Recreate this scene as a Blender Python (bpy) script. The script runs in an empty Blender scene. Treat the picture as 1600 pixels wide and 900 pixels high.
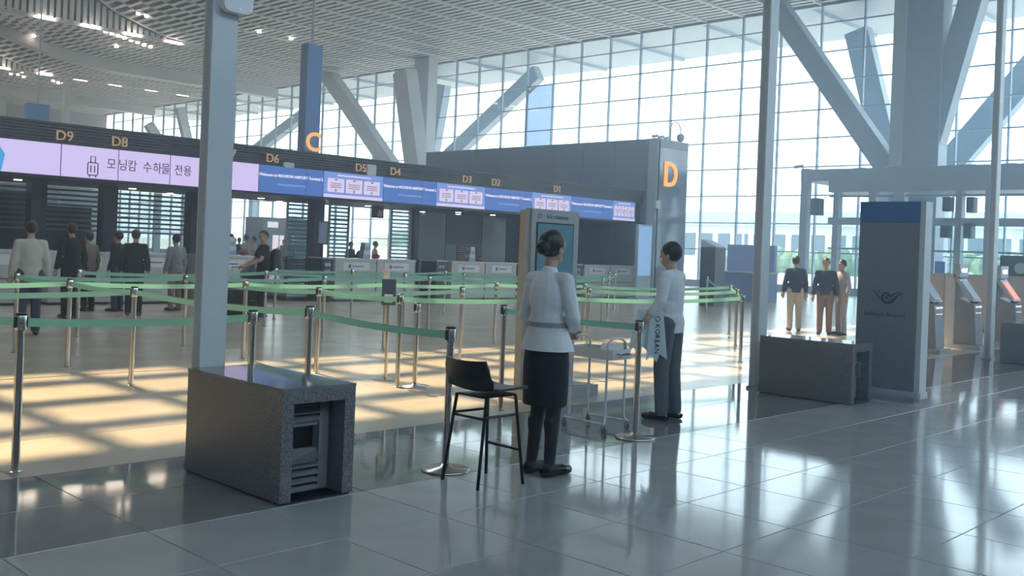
import bpy, bmesh, math, random
from mathutils import Vector, Matrix
random.seed(7)
PI = math.pi
S = bpy.context.scene
COL = S.collection

# ------------------------------------------------------------------ camera
F, PX, PY, TH, EYE, AZ = 1550.0, 800.0, 391.0, math.radians(2.25), 1.55, math.radians(44)
FWD = Vector((math.cos(AZ), math.sin(AZ), 0)); R0 = Vector((math.sin(AZ), -math.cos(AZ), 0)); ZV = Vector((0, 0, 1))
IR = R0*math.cos(TH) + ZV*math.sin(TH); IU = ZV*math.cos(TH) - R0*math.sin(TH)
EYEP = Vector((0, 0, EYE))
cam = bpy.data.cameras.new('camera'); camo = bpy.data.objects.new('camera', cam); COL.objects.link(camo)
cam.sensor_width = 36.0; cam.lens = F/1600*36; cam.shift_y = -(450-PY)/1600; cam.clip_end = 5000
M = Matrix((IR, IU, -FWD)).transposed().to_4x4(); M.translation = EYEP
camo.matrix_world = M; S.camera = camo

# ------------------------------------------------------------------ world, sun, exposure
S.view_settings.view_transform = 'Standard'; S.view_settings.look = 'None'
S.view_settings.gamma = 1.0; S.view_settings.use_curve_mapping = False
S.view_settings.exposure = 0.42
W = bpy.data.worlds.new('sky'); S.world = W; W.use_nodes = True
bg = W.node_tree.nodes['Background']
bg.inputs[0].default_value = (0.65, 0.82, 1.0, 1); bg.inputs[1].default_value = 4.5
SUN_DIR = Vector((0.157, 1.0, 1.37)).normalized()
sl = bpy.data.lights.new('sun', 'SUN'); sl.energy = 10.0; sl.angle = math.radians(0.85); sl.color = (1.0, 0.84, 0.54)
so = bpy.data.objects.new('sun', sl); COL.objects.link(so)
so.rotation_euler = SUN_DIR.to_track_quat('Z', 'Y').to_euler(); so.location = (6, 40, 40)

# ------------------------------------------------------------------ pixel -> place helpers (1600 x 900)
def ray(x, y): return FWD + IR*((x-PX)/F) - IU*((y-PY)/F)
def fl(x, y, z=0.0):
    d = ray(x, y); return EYEP + d*((z-EYE)/d.z)
def atx(x, y, X):
    d = ray(x, y); return EYEP + d*(X/d.x)
def aty(x, y, Y):
    d = ray(x, y); return EYEP + d*(Y/d.y)
def proj(P):
    v = Vector(P) - EYEP; k = v.dot(FWD)
    if k < 0.05: return (-9999, -9999, k)
    return (PX + F*v.dot(IR)/k, PY - F*v.dot(IU)/k, k)
def inframe(P, m=40):
    x, y, k = proj(P); return -m < x < 1600+m and -m < y < 900+m

# ------------------------------------------------------------------ materials
MATS = {}
def mat(name, col, rough=0.5, metal=0.0, noise=0.0, scale=8.0, bump=0.0, bscale=None, emit=None, es=0.0, spec=0.5, trans=0.0, coat=0.0):
    if name in MATS: return MATS[name]
    m = bpy.data.materials.new(name); m.use_nodes = True; nt = m.node_tree; b = nt.nodes['Principled BSDF']
    b.inputs['Base Color'].default_value = (*col, 1); b.inputs['Roughness'].default_value = rough
    b.inputs['Metallic'].default_value = metal; b.inputs['Specular IOR Level'].default_value = spec
    b.inputs['Coat Weight'].default_value = coat
    tc = nt.nodes.new('ShaderNodeTexCoord')
    if noise > 0:
        n = nt.nodes.new('ShaderNodeTexNoise'); n.inputs['Scale'].default_value = scale; n.inputs['Detail'].default_value = 4
        nt.links.new(tc.outputs['Object'], n.inputs['Vector'])
        r = nt.nodes.new('ShaderNodeValToRGB'); r.color_ramp.elements[0].position = 0.3; r.color_ramp.elements[1].position = 0.7
        r.color_ramp.elements[0].color = (*[max(0, c*(1-noise)) for c in col], 1)
        r.color_ramp.elements[1].color = (*[min(1, c*(1+noise)) for c in col], 1)
        nt.links.new(n.outputs['Fac'], r.inputs['Fac']); nt.links.new(r.outputs['Color'], b.inputs['Base Color'])
    if bump > 0:
        n2 = nt.nodes.new('ShaderNodeTexNoise'); n2.inputs['Scale'].default_value = bscale or scale; n2.inputs['Detail'].default_value = 2
        nt.links.new(tc.outputs['Object'], n2.inputs['Vector'])
        bp = nt.nodes.new('ShaderNodeBump'); bp.inputs['Strength'].default_value = bump; bp.inputs['Distance'].default_value = 0.02
        nt.links.new(n2.outputs['Fac'], bp.inputs['Height']); nt.links.new(bp.outputs['Normal'], b.inputs['Normal'])
    if emit:
        b.inputs['Emission Color'].default_value = (*emit, 1); b.inputs['Emission Strength'].default_value = es
    MATS[name] = m; return m
def lin(r, g, b):
    f = lambda c: ((c/255+0.055)/1.055)**2.4 if c > 10 else c/255/12.92
    return (f(r), f(g), f(b))
def glass(name, col=(0.9, 0.97, 0.98), gloss=0.08, rough=0.02, milky=0.0):
    if name in MATS: return MATS[name]
    m = bpy.data.materials.new(name); m.use_nodes = True; nt = m.node_tree; nt.nodes.clear()
    o = nt.nodes.new('ShaderNodeOutputMaterial'); t = nt.nodes.new('ShaderNodeBsdfTransparent'); t.inputs[0].default_value = (*col, 1)
    g = nt.nodes.new('ShaderNodeBsdfGlossy'); g.inputs['Roughness'].default_value = rough
    mx = nt.nodes.new('ShaderNodeMixShader'); lw = nt.nodes.new('ShaderNodeLayerWeight'); pw = nt.nodes.new('ShaderNodeMath'); pw.operation = 'POWER'; pw.inputs[1].default_value = 4.0
    ma = nt.nodes.new('ShaderNodeMath'); ma.operation = 'MULTIPLY_ADD'; ma.inputs[1].default_value = 0.45; ma.inputs[2].default_value = 0.03
    nt.links.new(lw.outputs['Facing'], pw.inputs[0]); nt.links.new(pw.outputs[0], ma.inputs[0]); nt.links.new(ma.outputs[0], mx.inputs[0]); nt.links.new(t.outputs[0], mx.inputs[1]); nt.links.new(g.outputs[0], mx.inputs[2])
    last = mx
    if milky > 0:
        d = nt.nodes.new('ShaderNodeBsdfDiffuse'); d.inputs[0].default_value = (0.55, 0.62, 0.66, 1)
        m2 = nt.nodes.new('ShaderNodeMixShader'); m2.inputs[0].default_value = milky
        nt.links.new(mx.outputs[0], m2.inputs[1]); nt.links.new(d.outputs[0], m2.inputs[2]); last = m2
    nt.links.new(last.outputs[0], o.inputs[0]); MATS[name] = m; return m
def belt_mat():
    m = bpy.data.materials.new('belt green'); m.use_nodes = True; nt = m.node_tree; nt.nodes.clear()
    o = nt.nodes.new('ShaderNodeOutputMaterial'); d = nt.nodes.new('ShaderNodeBsdfDiffuse'); t = nt.nodes.new('ShaderNodeBsdfTranslucent')
    n = nt.nodes.new('ShaderNodeTexNoise'); n.inputs['Scale'].default_value = 5; r = nt.nodes.new('ShaderNodeValToRGB')
    r.color_ramp.elements[0].color = (*lin(172, 215, 200), 1); r.color_ramp.elements[1].color = (*lin(192, 230, 216), 1)
    nt.links.new(n.outputs['Fac'], r.inputs[0]); mx = nt.nodes.new('ShaderNodeMixShader'); mx.inputs[0].default_value = 0.55
    nt.links.new(r.outputs[0], d.inputs[0]); nt.links.new(r.outputs[0], t.inputs[0])
    nt.links.new(d.outputs[0], mx.inputs[1]); nt.links.new(t.outputs[0], mx.inputs[2]); nt.links.new(mx.outputs[0], o.inputs[0])
    return m
def ef(name, rgb, es=1.0, rough=0.35):
    c = lin(*rgb); return mat(name, tuple(x*0.15 for x in c), rough, emit=c, es=es, spec=0.3)

GREY_TILE = mat('grey polished tile', (0.40, 0.41, 0.41), 0.08, noise=0.08, scale=2.2, bump=0.025, bscale=1.7, spec=0.85)
DARK_TILE = mat('dark polished stone', (0.19, 0.20, 0.205), 0.06, noise=0.10, scale=3, bump=0.02, bscale=1.5, spec=0.7)
BEIGE_TILE = mat('beige polished stone', (0.50, 0.44, 0.34), 0.22, noise=0.14, scale=1.1, bump=0.02, bscale=2.0)
JOINT = mat('floor joint', (0.09, 0.09, 0.09), 0.8, noise=0.1)
SLAT = mat('ceiling slat white', (0.78, 0.78, 0.80), 0.5, noise=0.05, scale=1.0)
VOID = mat('ceiling void', (0.03, 0.03, 0.035), 0.9, noise=0.1)
WHITE_MET = mat('white painted metal', (0.62, 0.65, 0.68), 0.4, noise=0.04, scale=3)
STEEL_GREY = mat('grey painted steel', (0.42, 0.49, 0.58), 0.45, noise=0.05, scale=2)
MULL = mat('mullion grey', (0.32, 0.39, 0.48), 0.4, noise=0.05)
CHROME = mat('brushed stainless', (0.62, 0.60, 0.57), 0.22, metal=1.0, noise=0.05, scale=30)
BLACKP = mat('black plastic', (0.012, 0.012, 0.014), 0.4, noise=0.1)
BLACKM = mat('black metal', (0.01, 0.01, 0.012), 0.35, noise=0.1)
NAVY = mat('navy panel', (0.012, 0.016, 0.035), 0.35, noise=0.1, scale=1)
CHAR = mat('charcoal cladding', (0.045, 0.05, 0.065), 0.4, noise=0.08, scale=2)
TOWER = mat('tower blue grey metal', (0.22, 0.28, 0.37), 0.3, noise=0.05, scale=1, spec=0.6)
TOWER_GL = mat('tower glossy panel', (0.24, 0.30, 0.40), 0.08, noise=0.04, scale=1, spec=0.8)
ORANGE = ef('orange letter', (255, 180, 95), 0.95)
AMBER = ef('dim amber letter', (190, 165, 130), 0.55)
LILAC = ef('led lilac', (200, 190, 240), 0.86)
LEDBLUE = ef('led blue', (70, 108, 182), 0.85)
LEDBLUE2 = ef('led light blue', (105, 140, 210), 0.9)
LEDCARD = ef('led card', (205, 195, 232), 0.9)
LEDWHITE = ef('led white', (225, 230, 250), 0.95)
LEDINK = mat('led ink', lin(60, 50, 80), 0.6, noise=0.05)
LEDCYAN = ef('led cyan', (60, 150, 215), 0.9)
GRANITE = None
BELT = belt_mat()
PANE = glass('clear pane', (0.90, 0.96, 0.97))
PANE_T = glass('tinted pane', (0.50, 0.60, 0.72), milky=0.25)
GLASS_S = glass('screen glass', (0.72, 0.80, 0.84), milky=0.06)
SKIN = mat('skin', (0.50, 0.32, 0.24), 0.55, noise=0.06, scale=20)
HAIR = mat('black hair', (0.012, 0.010, 0.009), 0.45, noise=0.3, scale=60)

def granite(name, base, dark):
    m = bpy.data.materials.new(name); m.use_nodes = True; nt = m.node_tree; b = nt.nodes['Principled BSDF']
    tc = nt.nodes.new('ShaderNodeTexCoord'); n = nt.nodes.new('ShaderNodeTexNoise'); n.inputs['Scale'].default_value = 130; n.inputs['Detail'].default_value = 3
    r = nt.nodes.new('ShaderNodeValToRGB'); r.color_ramp.elements[0].position = .38; r.color_ramp.elements[1].position = .62
    r.color_ramp.elements[0].color = (*dark, 1); r.color_ramp.elements[1].color = (*base, 1)
    nt.links.new(tc.outputs['Object'], n.inputs['Vector']); nt.links.new(n.outputs['Fac'], r.inputs[0]); nt.links.new(r.outputs[0], b.inputs['Base Color'])
    b.inputs['Roughness'].default_value = 0.35
    return m
GRANITE = granite('granite', (0.25, 0.25, 0.26), (0.08, 0.08, 0.09))
GRANITE_TOP = granite('polished granite', (0.26, 0.27, 0.28), (0.13, 0.14, 0.15)); GRANITE_TOP.node_tree.nodes['Principled BSDF'].inputs['Roughness'].default_value = 0.06

# ------------------------------------------------------------------ mesh building
class MB:
    def __init__(s): s.v = []; s.f = []
    def add(s, vs, fs):
        o = len(s.v); s.v += [tuple(v) for v in vs]; s.f += [tuple(i+o for i in f) for f in fs]; return s
    def box(s, x0, x1, y0, y1, z0, z1):
        x0, x1 = sorted((x0, x1)); y0, y1 = sorted((y0, y1)); z0, z1 = sorted((z0, z1))
        return s.add([(x0,y0,z0),(x1,y0,z0),(x1,y1,z0),(x0,y1,z0),(x0,y0,z1),(x1,y0,z1),(x1,y1,z1),(x0,y1,z1)],
                     [(0,3,2,1),(4,5,6,7),(0,1,5,4),(1,2,6,5),(2,3,7,6),(3,0,4,7)])
    def tile(s, x0, x1, y0, y1, z, t=0.006, c=0.003):
        return s.add([(x0,y0,z-t),(x1,y0,z-t),(x1,y1,z-t),(x0,y1,z-t),(x0+c,y0+c,z),(x1-c,y0+c,z),(x1-c,y1-c,z),(x0+c,y1-c,z)],
                     [(4,5,6,7),(0,1,5,4),(1,2,6,5),(2,3,7,6),(3,0,4,7)])
    def hexa(s, pts):   # 8 points: bottom 4 ccw, top 4
        return s.add(pts, [(0,3,2,1),(4,5,6,7),(0,1,5,4),(1,2,6,5),(2,3,7,6),(3,0,4,7)])
    def bar(s, a, b, w, h, up=(0,0,1)):   # rectangular bar a->b, w sideways, h along up
        a = Vector(a); b = Vector(b); d = (b-a).normalized(); u = Vector(up); sd = d.cross(u)
        if sd.length < 1e-4: sd = d.cross(Vector((1,0,0)))
        sd.normalize(); u = sd.cross(d).normalized(); p = []
        for e in (a, b):
            for k, l in ((-1,-1),(1,-1),(1,1),(-1,1)): p.append(e + sd*(w/2*k) + u*(h/2*l))
        return s.add(p, [(0,3,2,1),(4,5,6,7),(0,1,5,4),(1,2,6,5),(2,3,7,6),(3,0,4,7)])
    def cyl(s, a, b, r0, r1=None, n=12, caps=True):
        return s.tube([a, b], [r0, r0 if r1 is None else r1], n, caps)
    def tube(s, pts, r, n=10, caps=True):
        pts = [Vector(p) for p in pts]; rs = r if isinstance(r, (list, tuple)) else [r]*len(pts)
        o = len(s.v); prev = None
        for i, p in enumerate(pts):
            d = (pts[min(i+1, len(pts)-1)] - pts[max(i-1, 0)]).normalized()
            if prev is None:
                u = d.cross(Vector((0,0,1)));
                if u.length < 1e-3: u = Vector((1,0,0))
            else: u = prev - d*prev.dot(d)
            u.normalize(); prev = u; w = d.cross(u)
            for k in range(n):
                t = 2*PI*k/n; s.v.append(tuple(p + (u*math.cos(t) + w*math.sin(t))*rs[i]))
        for i in range(len(pts)-1):
            for k in range(n): s.f.append((o+i*n+k, o+i*n+(k+1)%n, o+(i+1)*n+(k+1)%n, o+(i+1)*n+k))
        if caps:
            s.f.append(tuple(o+k for k in range(n))[::-1]); s.f.append(tuple(o+(len(pts)-1)*n+k for k in range(n)))
        return s
    def lathe(s, prof, c=(0,0,0), n=24):   # prof: (r, z) bottom to top
        o = len(s.v)
        for r, z in prof:
            for k in range(n): t = 2*PI*k/n; s.v.append((c[0]+r*math.cos(t), c[1]+r*math.sin(t), c[2]+z))
        for i in range(len(prof)-1):
            for k in range(n): s.f.append((o+i*n+k, o+i*n+(k+1)%n, o+(i+1)*n+(k+1)%n, o+(i+1)*n+k))
        s.f.append(tuple(o+k for k in range(n))[::-1]); s.f.append(tuple(o+(len(prof)-1)*n+k for k in range(n)))
        return s
    def ell(s, c, r, n=14, m=10):
        c = Vector(c); o = len(s.v); s.v.append((c.x, c.y, c.z-r[2]))
        for i in range(1, m):
            ph = -PI/2 + PI*i/m
            for k in range(n): t = 2*PI*k/n; s.v.append((c.x+r[0]*math.cos(ph)*math.cos(t), c.y+r[1]*math.cos(ph)*math.sin(t), c.z+r[2]*math.sin(ph)))
        s.v.append((c.x, c.y, c.z+r[2])); last = len(s.v)-1
        for k in range(n): s.f.append((o, o+1+(k+1)%n, o+1+k))
        for i in range(m-2):
            for k in range(n): a = o+1+i*n; s.f.append((a+k, a+(k+1)%n, a+n+(k+1)%n, a+n+k))
        a = o+1+(m-2)*n
        for k in range(n): s.f.append((a+k, a+(k+1)%n, last))
        return s
    def cap(s, a, b, r0, r1, n=12):   # tapered capsule
        a = Vector(a); b = Vector(b); d = (b-a); L = d.length
        if L < 1e-5: return s.ell(a, (r0,)*3)
        d.normalize(); pts = []; rs = []
        for i in range(5): t = PI/2*(i/4); pts.append(a - d*(r0*math.cos(t))); rs.append(max(r0*math.sin(t), r0*0.04))
        for i in range(5): t = PI/2*(i/4); pts.append(b + d*(r1*math.sin(t))); rs.append(max(r1*math.cos(t), r1*0.04))
        return s.tube(pts, rs, n)
    def loft(s, rings, n=20):   # rings: (cx, cy, z, rx, ry)
        o = len(s.v)
        for cx, cy, z, rx, ry in rings:
            for k in range(n): t = 2*PI*k/n; s.v.append((cx+rx*math.cos(t), cy+ry*math.sin(t), z))
        for i in range(len(rings)-1):
            for k in range(n): s.f.append((o+i*n+k, o+i*n+(k+1)%n, o+(i+1)*n+(k+1)%n, o+(i+1)*n+k))
        s.f.append(tuple(o+k for k in range(n))[::-1]); s.f.append(tuple(o+(len(rings)-1)*n+k for k in range(n)))
        return s
    def prism(s, poly, org, ux, uy, un, t):   # 2D polygon extruded by t along un
        org, ux, uy, un = (Vector(q) for q in (org, ux, uy, un)); n = len(poly)
        p = [org + ux*a + uy*b for a, b in poly]; q = [v + un*t for v in p]
        return s.add(p+q, [tuple(range(n))[::-1], tuple(range(n, 2*n))] + [(i, (i+1)%n, n+(i+1)%n, n+i) for i in range(n)])
    def rbox(s, org, ux, uy, un, w, h, t, r, k=5):   # rounded-corner slab centred at org
        poly = []
        for cx, cy, a0 in ((w/2-r, h/2-r, 0), (-w/2+r, h/2-r, PI/2), (-w/2+r, -h/2+r, PI), (w/2-r, -h/2+r, 1.5*PI)):
            for i in range(k+1): a = a0 + PI/2*i/k; poly.append((cx+r*math.cos(a), cy+r*math.sin(a)))
        return s.prism(poly, org, ux, uy, un, t)
    def stroke(s, pts, ws, org, ux, uy, un, t):   # flat ribbon with varying width
        L = []; R = []
        for i, (x, y) in enumerate(pts):
            a = pts[max(i-1, 0)]; b = pts[min(i+1, len(pts)-1)]; dx, dy = b[0]-a[0], b[1]-a[1]; l = math.hypot(dx, dy) or 1
            L.append((x-dy/l*ws[i]/2, y+dx/l*ws[i]/2)); R.append((x+dy/l*ws[i]/2, y-dx/l*ws[i]/2))
        for i in range(len(pts)-1): s.prism([R[i], R[i+1], L[i+1], L[i]], org, ux, uy, un, t)
        return s
    def mesh(s, name):
        me = bpy.data.meshes.new(name); me.from_pydata(s.v, [], s.f); me.update()
        return me
    def build(s, name, m, parent=None, smooth=False, **tags):
        me = s.mesh(name); return link(name, me, m, parent, smooth, **tags)
def fixn(me):
    bm = bmesh.new(); bm.from_mesh(me); bmesh.ops.recalc_face_normals(bm, faces=bm.faces[:]); bm.to_mesh(me); bm.free()
def link(name, me, m, parent=None, smooth=False, label=None, cat=None, group=None, kind=None, fix=True):
    if fix: fixn(me)
    if m and not me.materials: me.materials.append(m)
    if smooth:
        for p in me.polygons: p.use_smooth = True
        try: me.set_sharp_from_angle(angle=math.radians(40))
        except Exception: pass
    o = bpy.data.objects.new(name, me); COL.objects.link(o)
    if parent is not None: o.parent = parent
    tag(o, label, cat, group, kind); return o
def tag(o, label=None, cat=None, group=None, kind=None):
    if label: o['label'] = label
    if cat: o['category'] = cat
    if group: o['group'] = group
    if kind: o['kind'] = kind
    return o
def empty(name, loc=(0,0,0), rz=0.0, **t):
    o = bpy.data.objects.new(name, None); COL.objects.link(o); o.location = loc; o.rotation_euler = (0, 0, rz); o.empty_display_size = 0.1
    return tag(o, **t)
def copy_tree(o, parent=None):
    c = o.copy(); COL.objects.link(c); c.parent = parent
    for ch in [x for x in bpy.data.objects if x.parent == o]: copy_tree(ch, c)
    return c
def inst(name, me, parent=None, loc=(0,0,0), **t):
    o = bpy.data.objects.new(name, me); COL.objects.link(o); o.location = loc; o.parent = parent; return tag(o, **t)
_X, _Y, _Z = Vector((1,0,0)), Vector((0,1,0)), Vector((0,0,1))
_TS = bpy.data.scenes.new('workbench')
def evaluated(o):          # evaluate one object alone, in a scratch scene
    _TS.collection.objects.link(o)
    with bpy.context.temp_override(scene=_TS, view_layer=_TS.view_layers[0]):
        dg = bpy.context.evaluated_depsgraph_get(); dg.update(); me = bpy.data.meshes.new_from_object(o.evaluated_get(dg))
    _TS.collection.objects.unlink(o); return me
def text(name, body, size, org, ux, uy, m, parent=None, depth=0.01, align='CENTER', sx=1.0, bold=0.0, spacing=1.0):
    c = bpy.data.curves.new(name, 'FONT'); c.body = body; c.size = size; c.align_x = align; c.align_y = 'CENTER'
    c.extrude = depth/2; c.offset = bold; c.resolution_u = 3; c.space_character = spacing
    o = bpy.data.objects.new(name, c); me = evaluated(o)
    bpy.data.objects.remove(o); bpy.data.curves.remove(c)
    ux, uy = Vector(ux).normalized(), Vector(uy).normalized(); un = ux.cross(uy)
    mt = Matrix((ux*sx, uy, un)).transposed().to_4x4(); mt.translation = Vector(org)
    me.transform(mt); me.materials.clear()
    return link(name, me, m, parent, fix=False)
def remesh(mb, voxel=0.012, smooth=4, cuts=()):
    me = mb.mesh('tmp'); o = bpy.data.objects.new('tmp', me)
    r = o.modifiers.new('r', 'REMESH'); r.mode = 'VOXEL'; r.voxel_size = voxel; r.use_smooth_shade = True
    if smooth: q = o.modifiers.new('s', 'SMOOTH'); q.factor = 0.5; q.iterations = smooth
    out = evaluated(o)
    bpy.data.objects.remove(o); bpy.data.meshes.remove(me)
    if cuts:
        bm = bmesh.new(); bm.from_mesh(out)
        for co, no in cuts:
            bmesh.ops.bisect_plane(bm, geom=bm.verts[:]+bm.edges[:]+bm.faces[:], plane_co=co, plane_no=no, clear_outer=True)
        bm.to_mesh(out); bm.free()
    for p in out.polygons: p.use_smooth = True
    return out

# ================================================================== STRUCTURE
XW = 46.0                      # curtain wall plane
ZC = 14.4                      # ceiling level
# ---- floor
floor = MB().box(-12, 46.2, -10, 112, -0.3, -0.006).build('floor', JOINT, kind='structure')
def tiles(xs, ys, m, gap, nmax):
    cand = []; rest = MB(); nx = len(xs)-1
    for i in range(len(xs)-1):
        for j in range(len(ys)-1):
            c = Vector(((xs[i]+xs[i+1])/2, (ys[j]+ys[j+1])/2, 0)); ok = c.dot(FWD) > 1.0 and inframe(c, 120)
            cand.append((0 if ok else 1, c.length, i, j))
    cand.sort(); shared = {}
    for k, (bad, d, i, j) in enumerate(cand):
        w, h = xs[i+1]-xs[i]-gap, ys[j+1]-ys[j]-gap
        if k < nmax and not bad and d < 40:
            key = (round(w, 4), round(h, 4))
            if key not in shared:
                me = MB().tile(-w/2, w/2, -h/2, h/2, 0).mesh('floor_tile'); me.materials.append(m); shared[key] = me
            inst('floor_tile', shared[key], floor, ((xs[i]+xs[i+1])/2, (ys[j]+ys[j+1])/2, random.uniform(-0.0006, 0.0004)))
        else: rest.tile(xs[i]+gap/2, xs[i+1]-gap/2, ys[j]+gap/2, ys[j+1]-gap/2, 0)
    rest.build('floor_tiles', m, floor, kind='stuff', fix=False)
def rng(a, b, st): return [a + st*i for i in range(int(math.floor((b-a)/st))+1)]
P = 0.715; YS1, YS2 = 4.945, 6.52
gx = rng(3.17-P*21, 46.2, P); tiles(gx, [YS1-P*k for k in range(20, -1, -1)], GREY_TILE, 0.0035, 240)
tiles(rng(3.17-P*21, 46.2, P*2), [YS1, (YS1+YS2)/2, YS2], DARK_TILE, 0.003, 60)
bx_ = rng(4.65-2.3*7, 46.2, 2.3)
tiles(bx_, [YS2, 7.68] + [7.68+1.63*k for k in range(1, 64)], BEIGE_TILE, 0.006, 130)

# ---- ceiling: void plate, slats, seam bars, skylight
SKX0, SKX1, SKY0, SKY1 = -3.0, 29.0, 17.4, 22.3
def rise(X, Y):
    if X >= 33: return 0.0
    for a, b in ((44, 62), (62, 84), (84, 106)):
        if a <= Y < b: return 0.035*(33-X)**2*min(1, (Y-a)/(b-a))
    return 0.0
plate = MB()
def cplate(x0, x1, y0, y1, dx=4, dy=2.0):
    nx = max(1, int((x1-x0)/dx)); ny = max(1, int((y1-y0)/dy))
    for i in range(nx):
        for j in range(ny):
            xa, xb = x0+(x1-x0)*i/nx, x0+(x1-x0)*(i+1)/nx; ya, yb = y0+(y1-y0)*j/ny, y0+(y1-y0)*(j+1)/ny; e = 1e-4
            plate.add([(xa,ya,ZC+.35+rise(xa,ya)),(xb,ya,ZC+.35+rise(xb,ya)),(xb,yb-e,ZC+.35+rise(xb,yb-e)),(xa,yb-e,ZC+.35+rise(xa,yb-e))], [(0,1,2,3)])
cplate(-12, 46.5, 44, 62); cplate(-12, 46.5, 62, 84); cplate(-12, 46.5, 84, 106)
ceiling = plate.build('ceiling', VOID, kind='structure', fix=False)
CEILP = mat('ceiling panel', (0.55, 0.55, 0.57), 0.6, noise=0.04)
cp = MB()
for b in ((-12, 46.5, -10, SKY0), (-12, SKX0, SKY0, SKY1), (SKX1, 46.5, SKY0, SKY1), (-12, 46.5, SKY1, 44)): cp.box(b[0], b[1], b[2], b[3], ZC+.35, ZC+.6)
cp.build('ceiling_panel', VOID, ceiling)
cp2 = MB()
for b in ((-12, 46.5, -10, 15.0), (-12, SKX0, 15, 30), (SKX0, 15.2, SKY1, 44), (-12, SKX0, 30, 44)): cp2.box(b[0], b[1], b[2], b[3], ZC, ZC+.05)
cp2.build('ceiling_panel', CEILP, ceiling)
BAY = 2.23; PITCH = 0.52; sw = 0.31
sme = MB().box(-sw/2, sw/2, -BAY/2+.10, BAY/2-.10, 0, 0.02).mesh('ceiling_slat'); sme.materials.append(SLAT)
cand = []
for k in range(-6, 36):
    yc = 28.0 + BAY*k + BAY/2
    for i in range(0, 60):
        xc = 15.4 + PITCH*i
        if xc > 46.2: break
        if SKY0-1.3 < yc < SKY1+1.3 and xc < SKX1+.3: continue
        z = ZC + rise(xc, yc); x, y, d = proj((xc, yc, z)); vis = -60 < x < 1660 and -40 < y < 300 and d > 0
        cand.append((0 if vis else 1, (d if d > 0 else 999), xc, yc, z))
cand.sort(); smb = MB()
for n, (b, d, xc, yc, z) in enumerate(cand):
    if n < 300 and not b: inst('ceiling_slat', sme, ceiling, (xc, yc, z))
    else: smb.box(xc-sw/2, xc+sw/2, yc-BAY/2+.10, yc+BAY/2-.10, z, z+.02)
smb.build('ceiling_slats', SLAT, ceiling, kind='stuff', fix=False)
for k in range(-6, 37):
    y = 28.0+BAY*k; x0 = 15.2 if not (SKY0-.3 < y < SKY1+.3) else SKX1+.1; m = MB(); xs = rng(x0, 46.3, 3.0)+[46.3]; w = .12 if (k % 5) else .22
    for a, b in zip(xs[:-1], xs[1:]): m.bar((a, y, ZC-.02+rise(a, y)), (b, y, ZC-.02+rise(b, y)), w, .10)
    m.build('seam_bar', SLAT, ceiling, fix=False)
# vertical slatted steps between the ceiling bays, with a cove at their foot
for ys in (62, 84):
    dk = MB()
    for i in range(0, 65):
        xa, xb = 33-(i+1)*0.7, 33-i*0.7
        dk.add([(xa, ys+.12, ZC+.1), (xb, ys+.12, ZC+.1), (xb, ys+.12, ZC+rise(xb, ys-.01)+.6), (xa, ys+.12, ZC+rise(xa, ys-.01)+.6)], [(0,1,2,3)])
    dk.box(33, 46.4, ys+.12, ys+.2, ZC+.1, ZC+.6); dk.build('step_backing', VOID, ceiling, fix=False)
    for i in range(0, 46):
        x = 32.6-0.40*i; h = rise(x, ys-.01)
        if h > .12: MB().box(x-.12, x+.12, ys-.02, ys+.03, ZC+.05, ZC+h).build('step_fin', SLAT, ceiling, fix=False)
    MB().box(14, 34.5, ys-.12, ys+.05, ZC-.12, ZC+.06).build('step_ledge', WHITE_MET, ceiling)
# curved beams
for yb in (73.0, 95.0):
    m = MB(); xs = rng(16, 46, 2.0)
    zb = lambda x: ZC - .55 + (rise(x, yb) if x < 33 else 0)
    for a, b in zip(xs[:-1], xs[1:]):
        m.hexa([(a, yb-.5, zb(a)-.25), (b, yb-.5, zb(b)-.25), (b, yb+.5, zb(b)-.25), (a, yb+.5, zb(a)-.25), (a, yb-.5, zb(a)+.8), (b, yb-.5, zb(b)+.8), (b, yb+.5, zb(b)+.8), (a, yb+.5, zb(a)+.8)])
    m.build('ceiling_beam', WHITE_MET, ceiling)
# skylight grid over the queue
sky = MB()
for x in (SKX0, SKX1): sky.box(x-.15, x+.15, SKY0, SKY1, ZC, ZC+.7)
for y in (SKY0, SKY1): sky.box(SKX0, SKX1, y-.15, y+.15, ZC, ZC+.7)
skyl = sky.build('window_2', WHITE_MET, kind='structure')
for i in range(1, 25):
    x = SKX0 + 1.32*i
    if x < SKX1: MB().box(x-.12, x+.12, SKY0, SKY1, ZC+.1, ZC+.3).build('glazing_bar', WHITE_MET, skyl, fix=False)
for j in range(1, 4):
    y = SKY0 + 1.23*j; MB().box(SKX0, SKX1, y-.13, y+.13, ZC+.12, ZC+.32).build('glazing_bar', WHITE_MET, skyl, fix=False)

# ---- curtain wall
window = MB().box(XW-.12, XW+.12, -10, 106, -.05, .35).box(XW-.15, XW+.15, -10, 106, ZC-.12, ZC+.35).build('window_1', MULL, kind='structure')
mys = [28.0+BAY*k for k in range(-17, 35)]
rows = [.35, 2.02, 3.45, 4.88, 6.31, 7.74, 9.15, 10.57, 12.0, 13.42, ZC-.12]
mme = MB().box(-.09, .09, -.032, .032, .35, ZC-.1).mesh('mullion'); mme.materials.append(MULL)
for y in mys: inst('mullion', mme, window, (XW, y, 0))
for z in rows[1:-1]: MB().box(XW-.06, XW+.06, mys[0], mys[-1], z-.03, z+.03).build('transom', MULL, window)
pc = []
for i in range(len(mys)-1):
    for j in range(len(rows)-1):
        c = Vector((XW, (mys[i]+mys[i+1])/2, (rows[j]+rows[j+1])/2)); pc.append((0 if inframe(c, 60) else 1, c.length, i, j))
pc.sort(); shared = {}; rest = MB()
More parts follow.
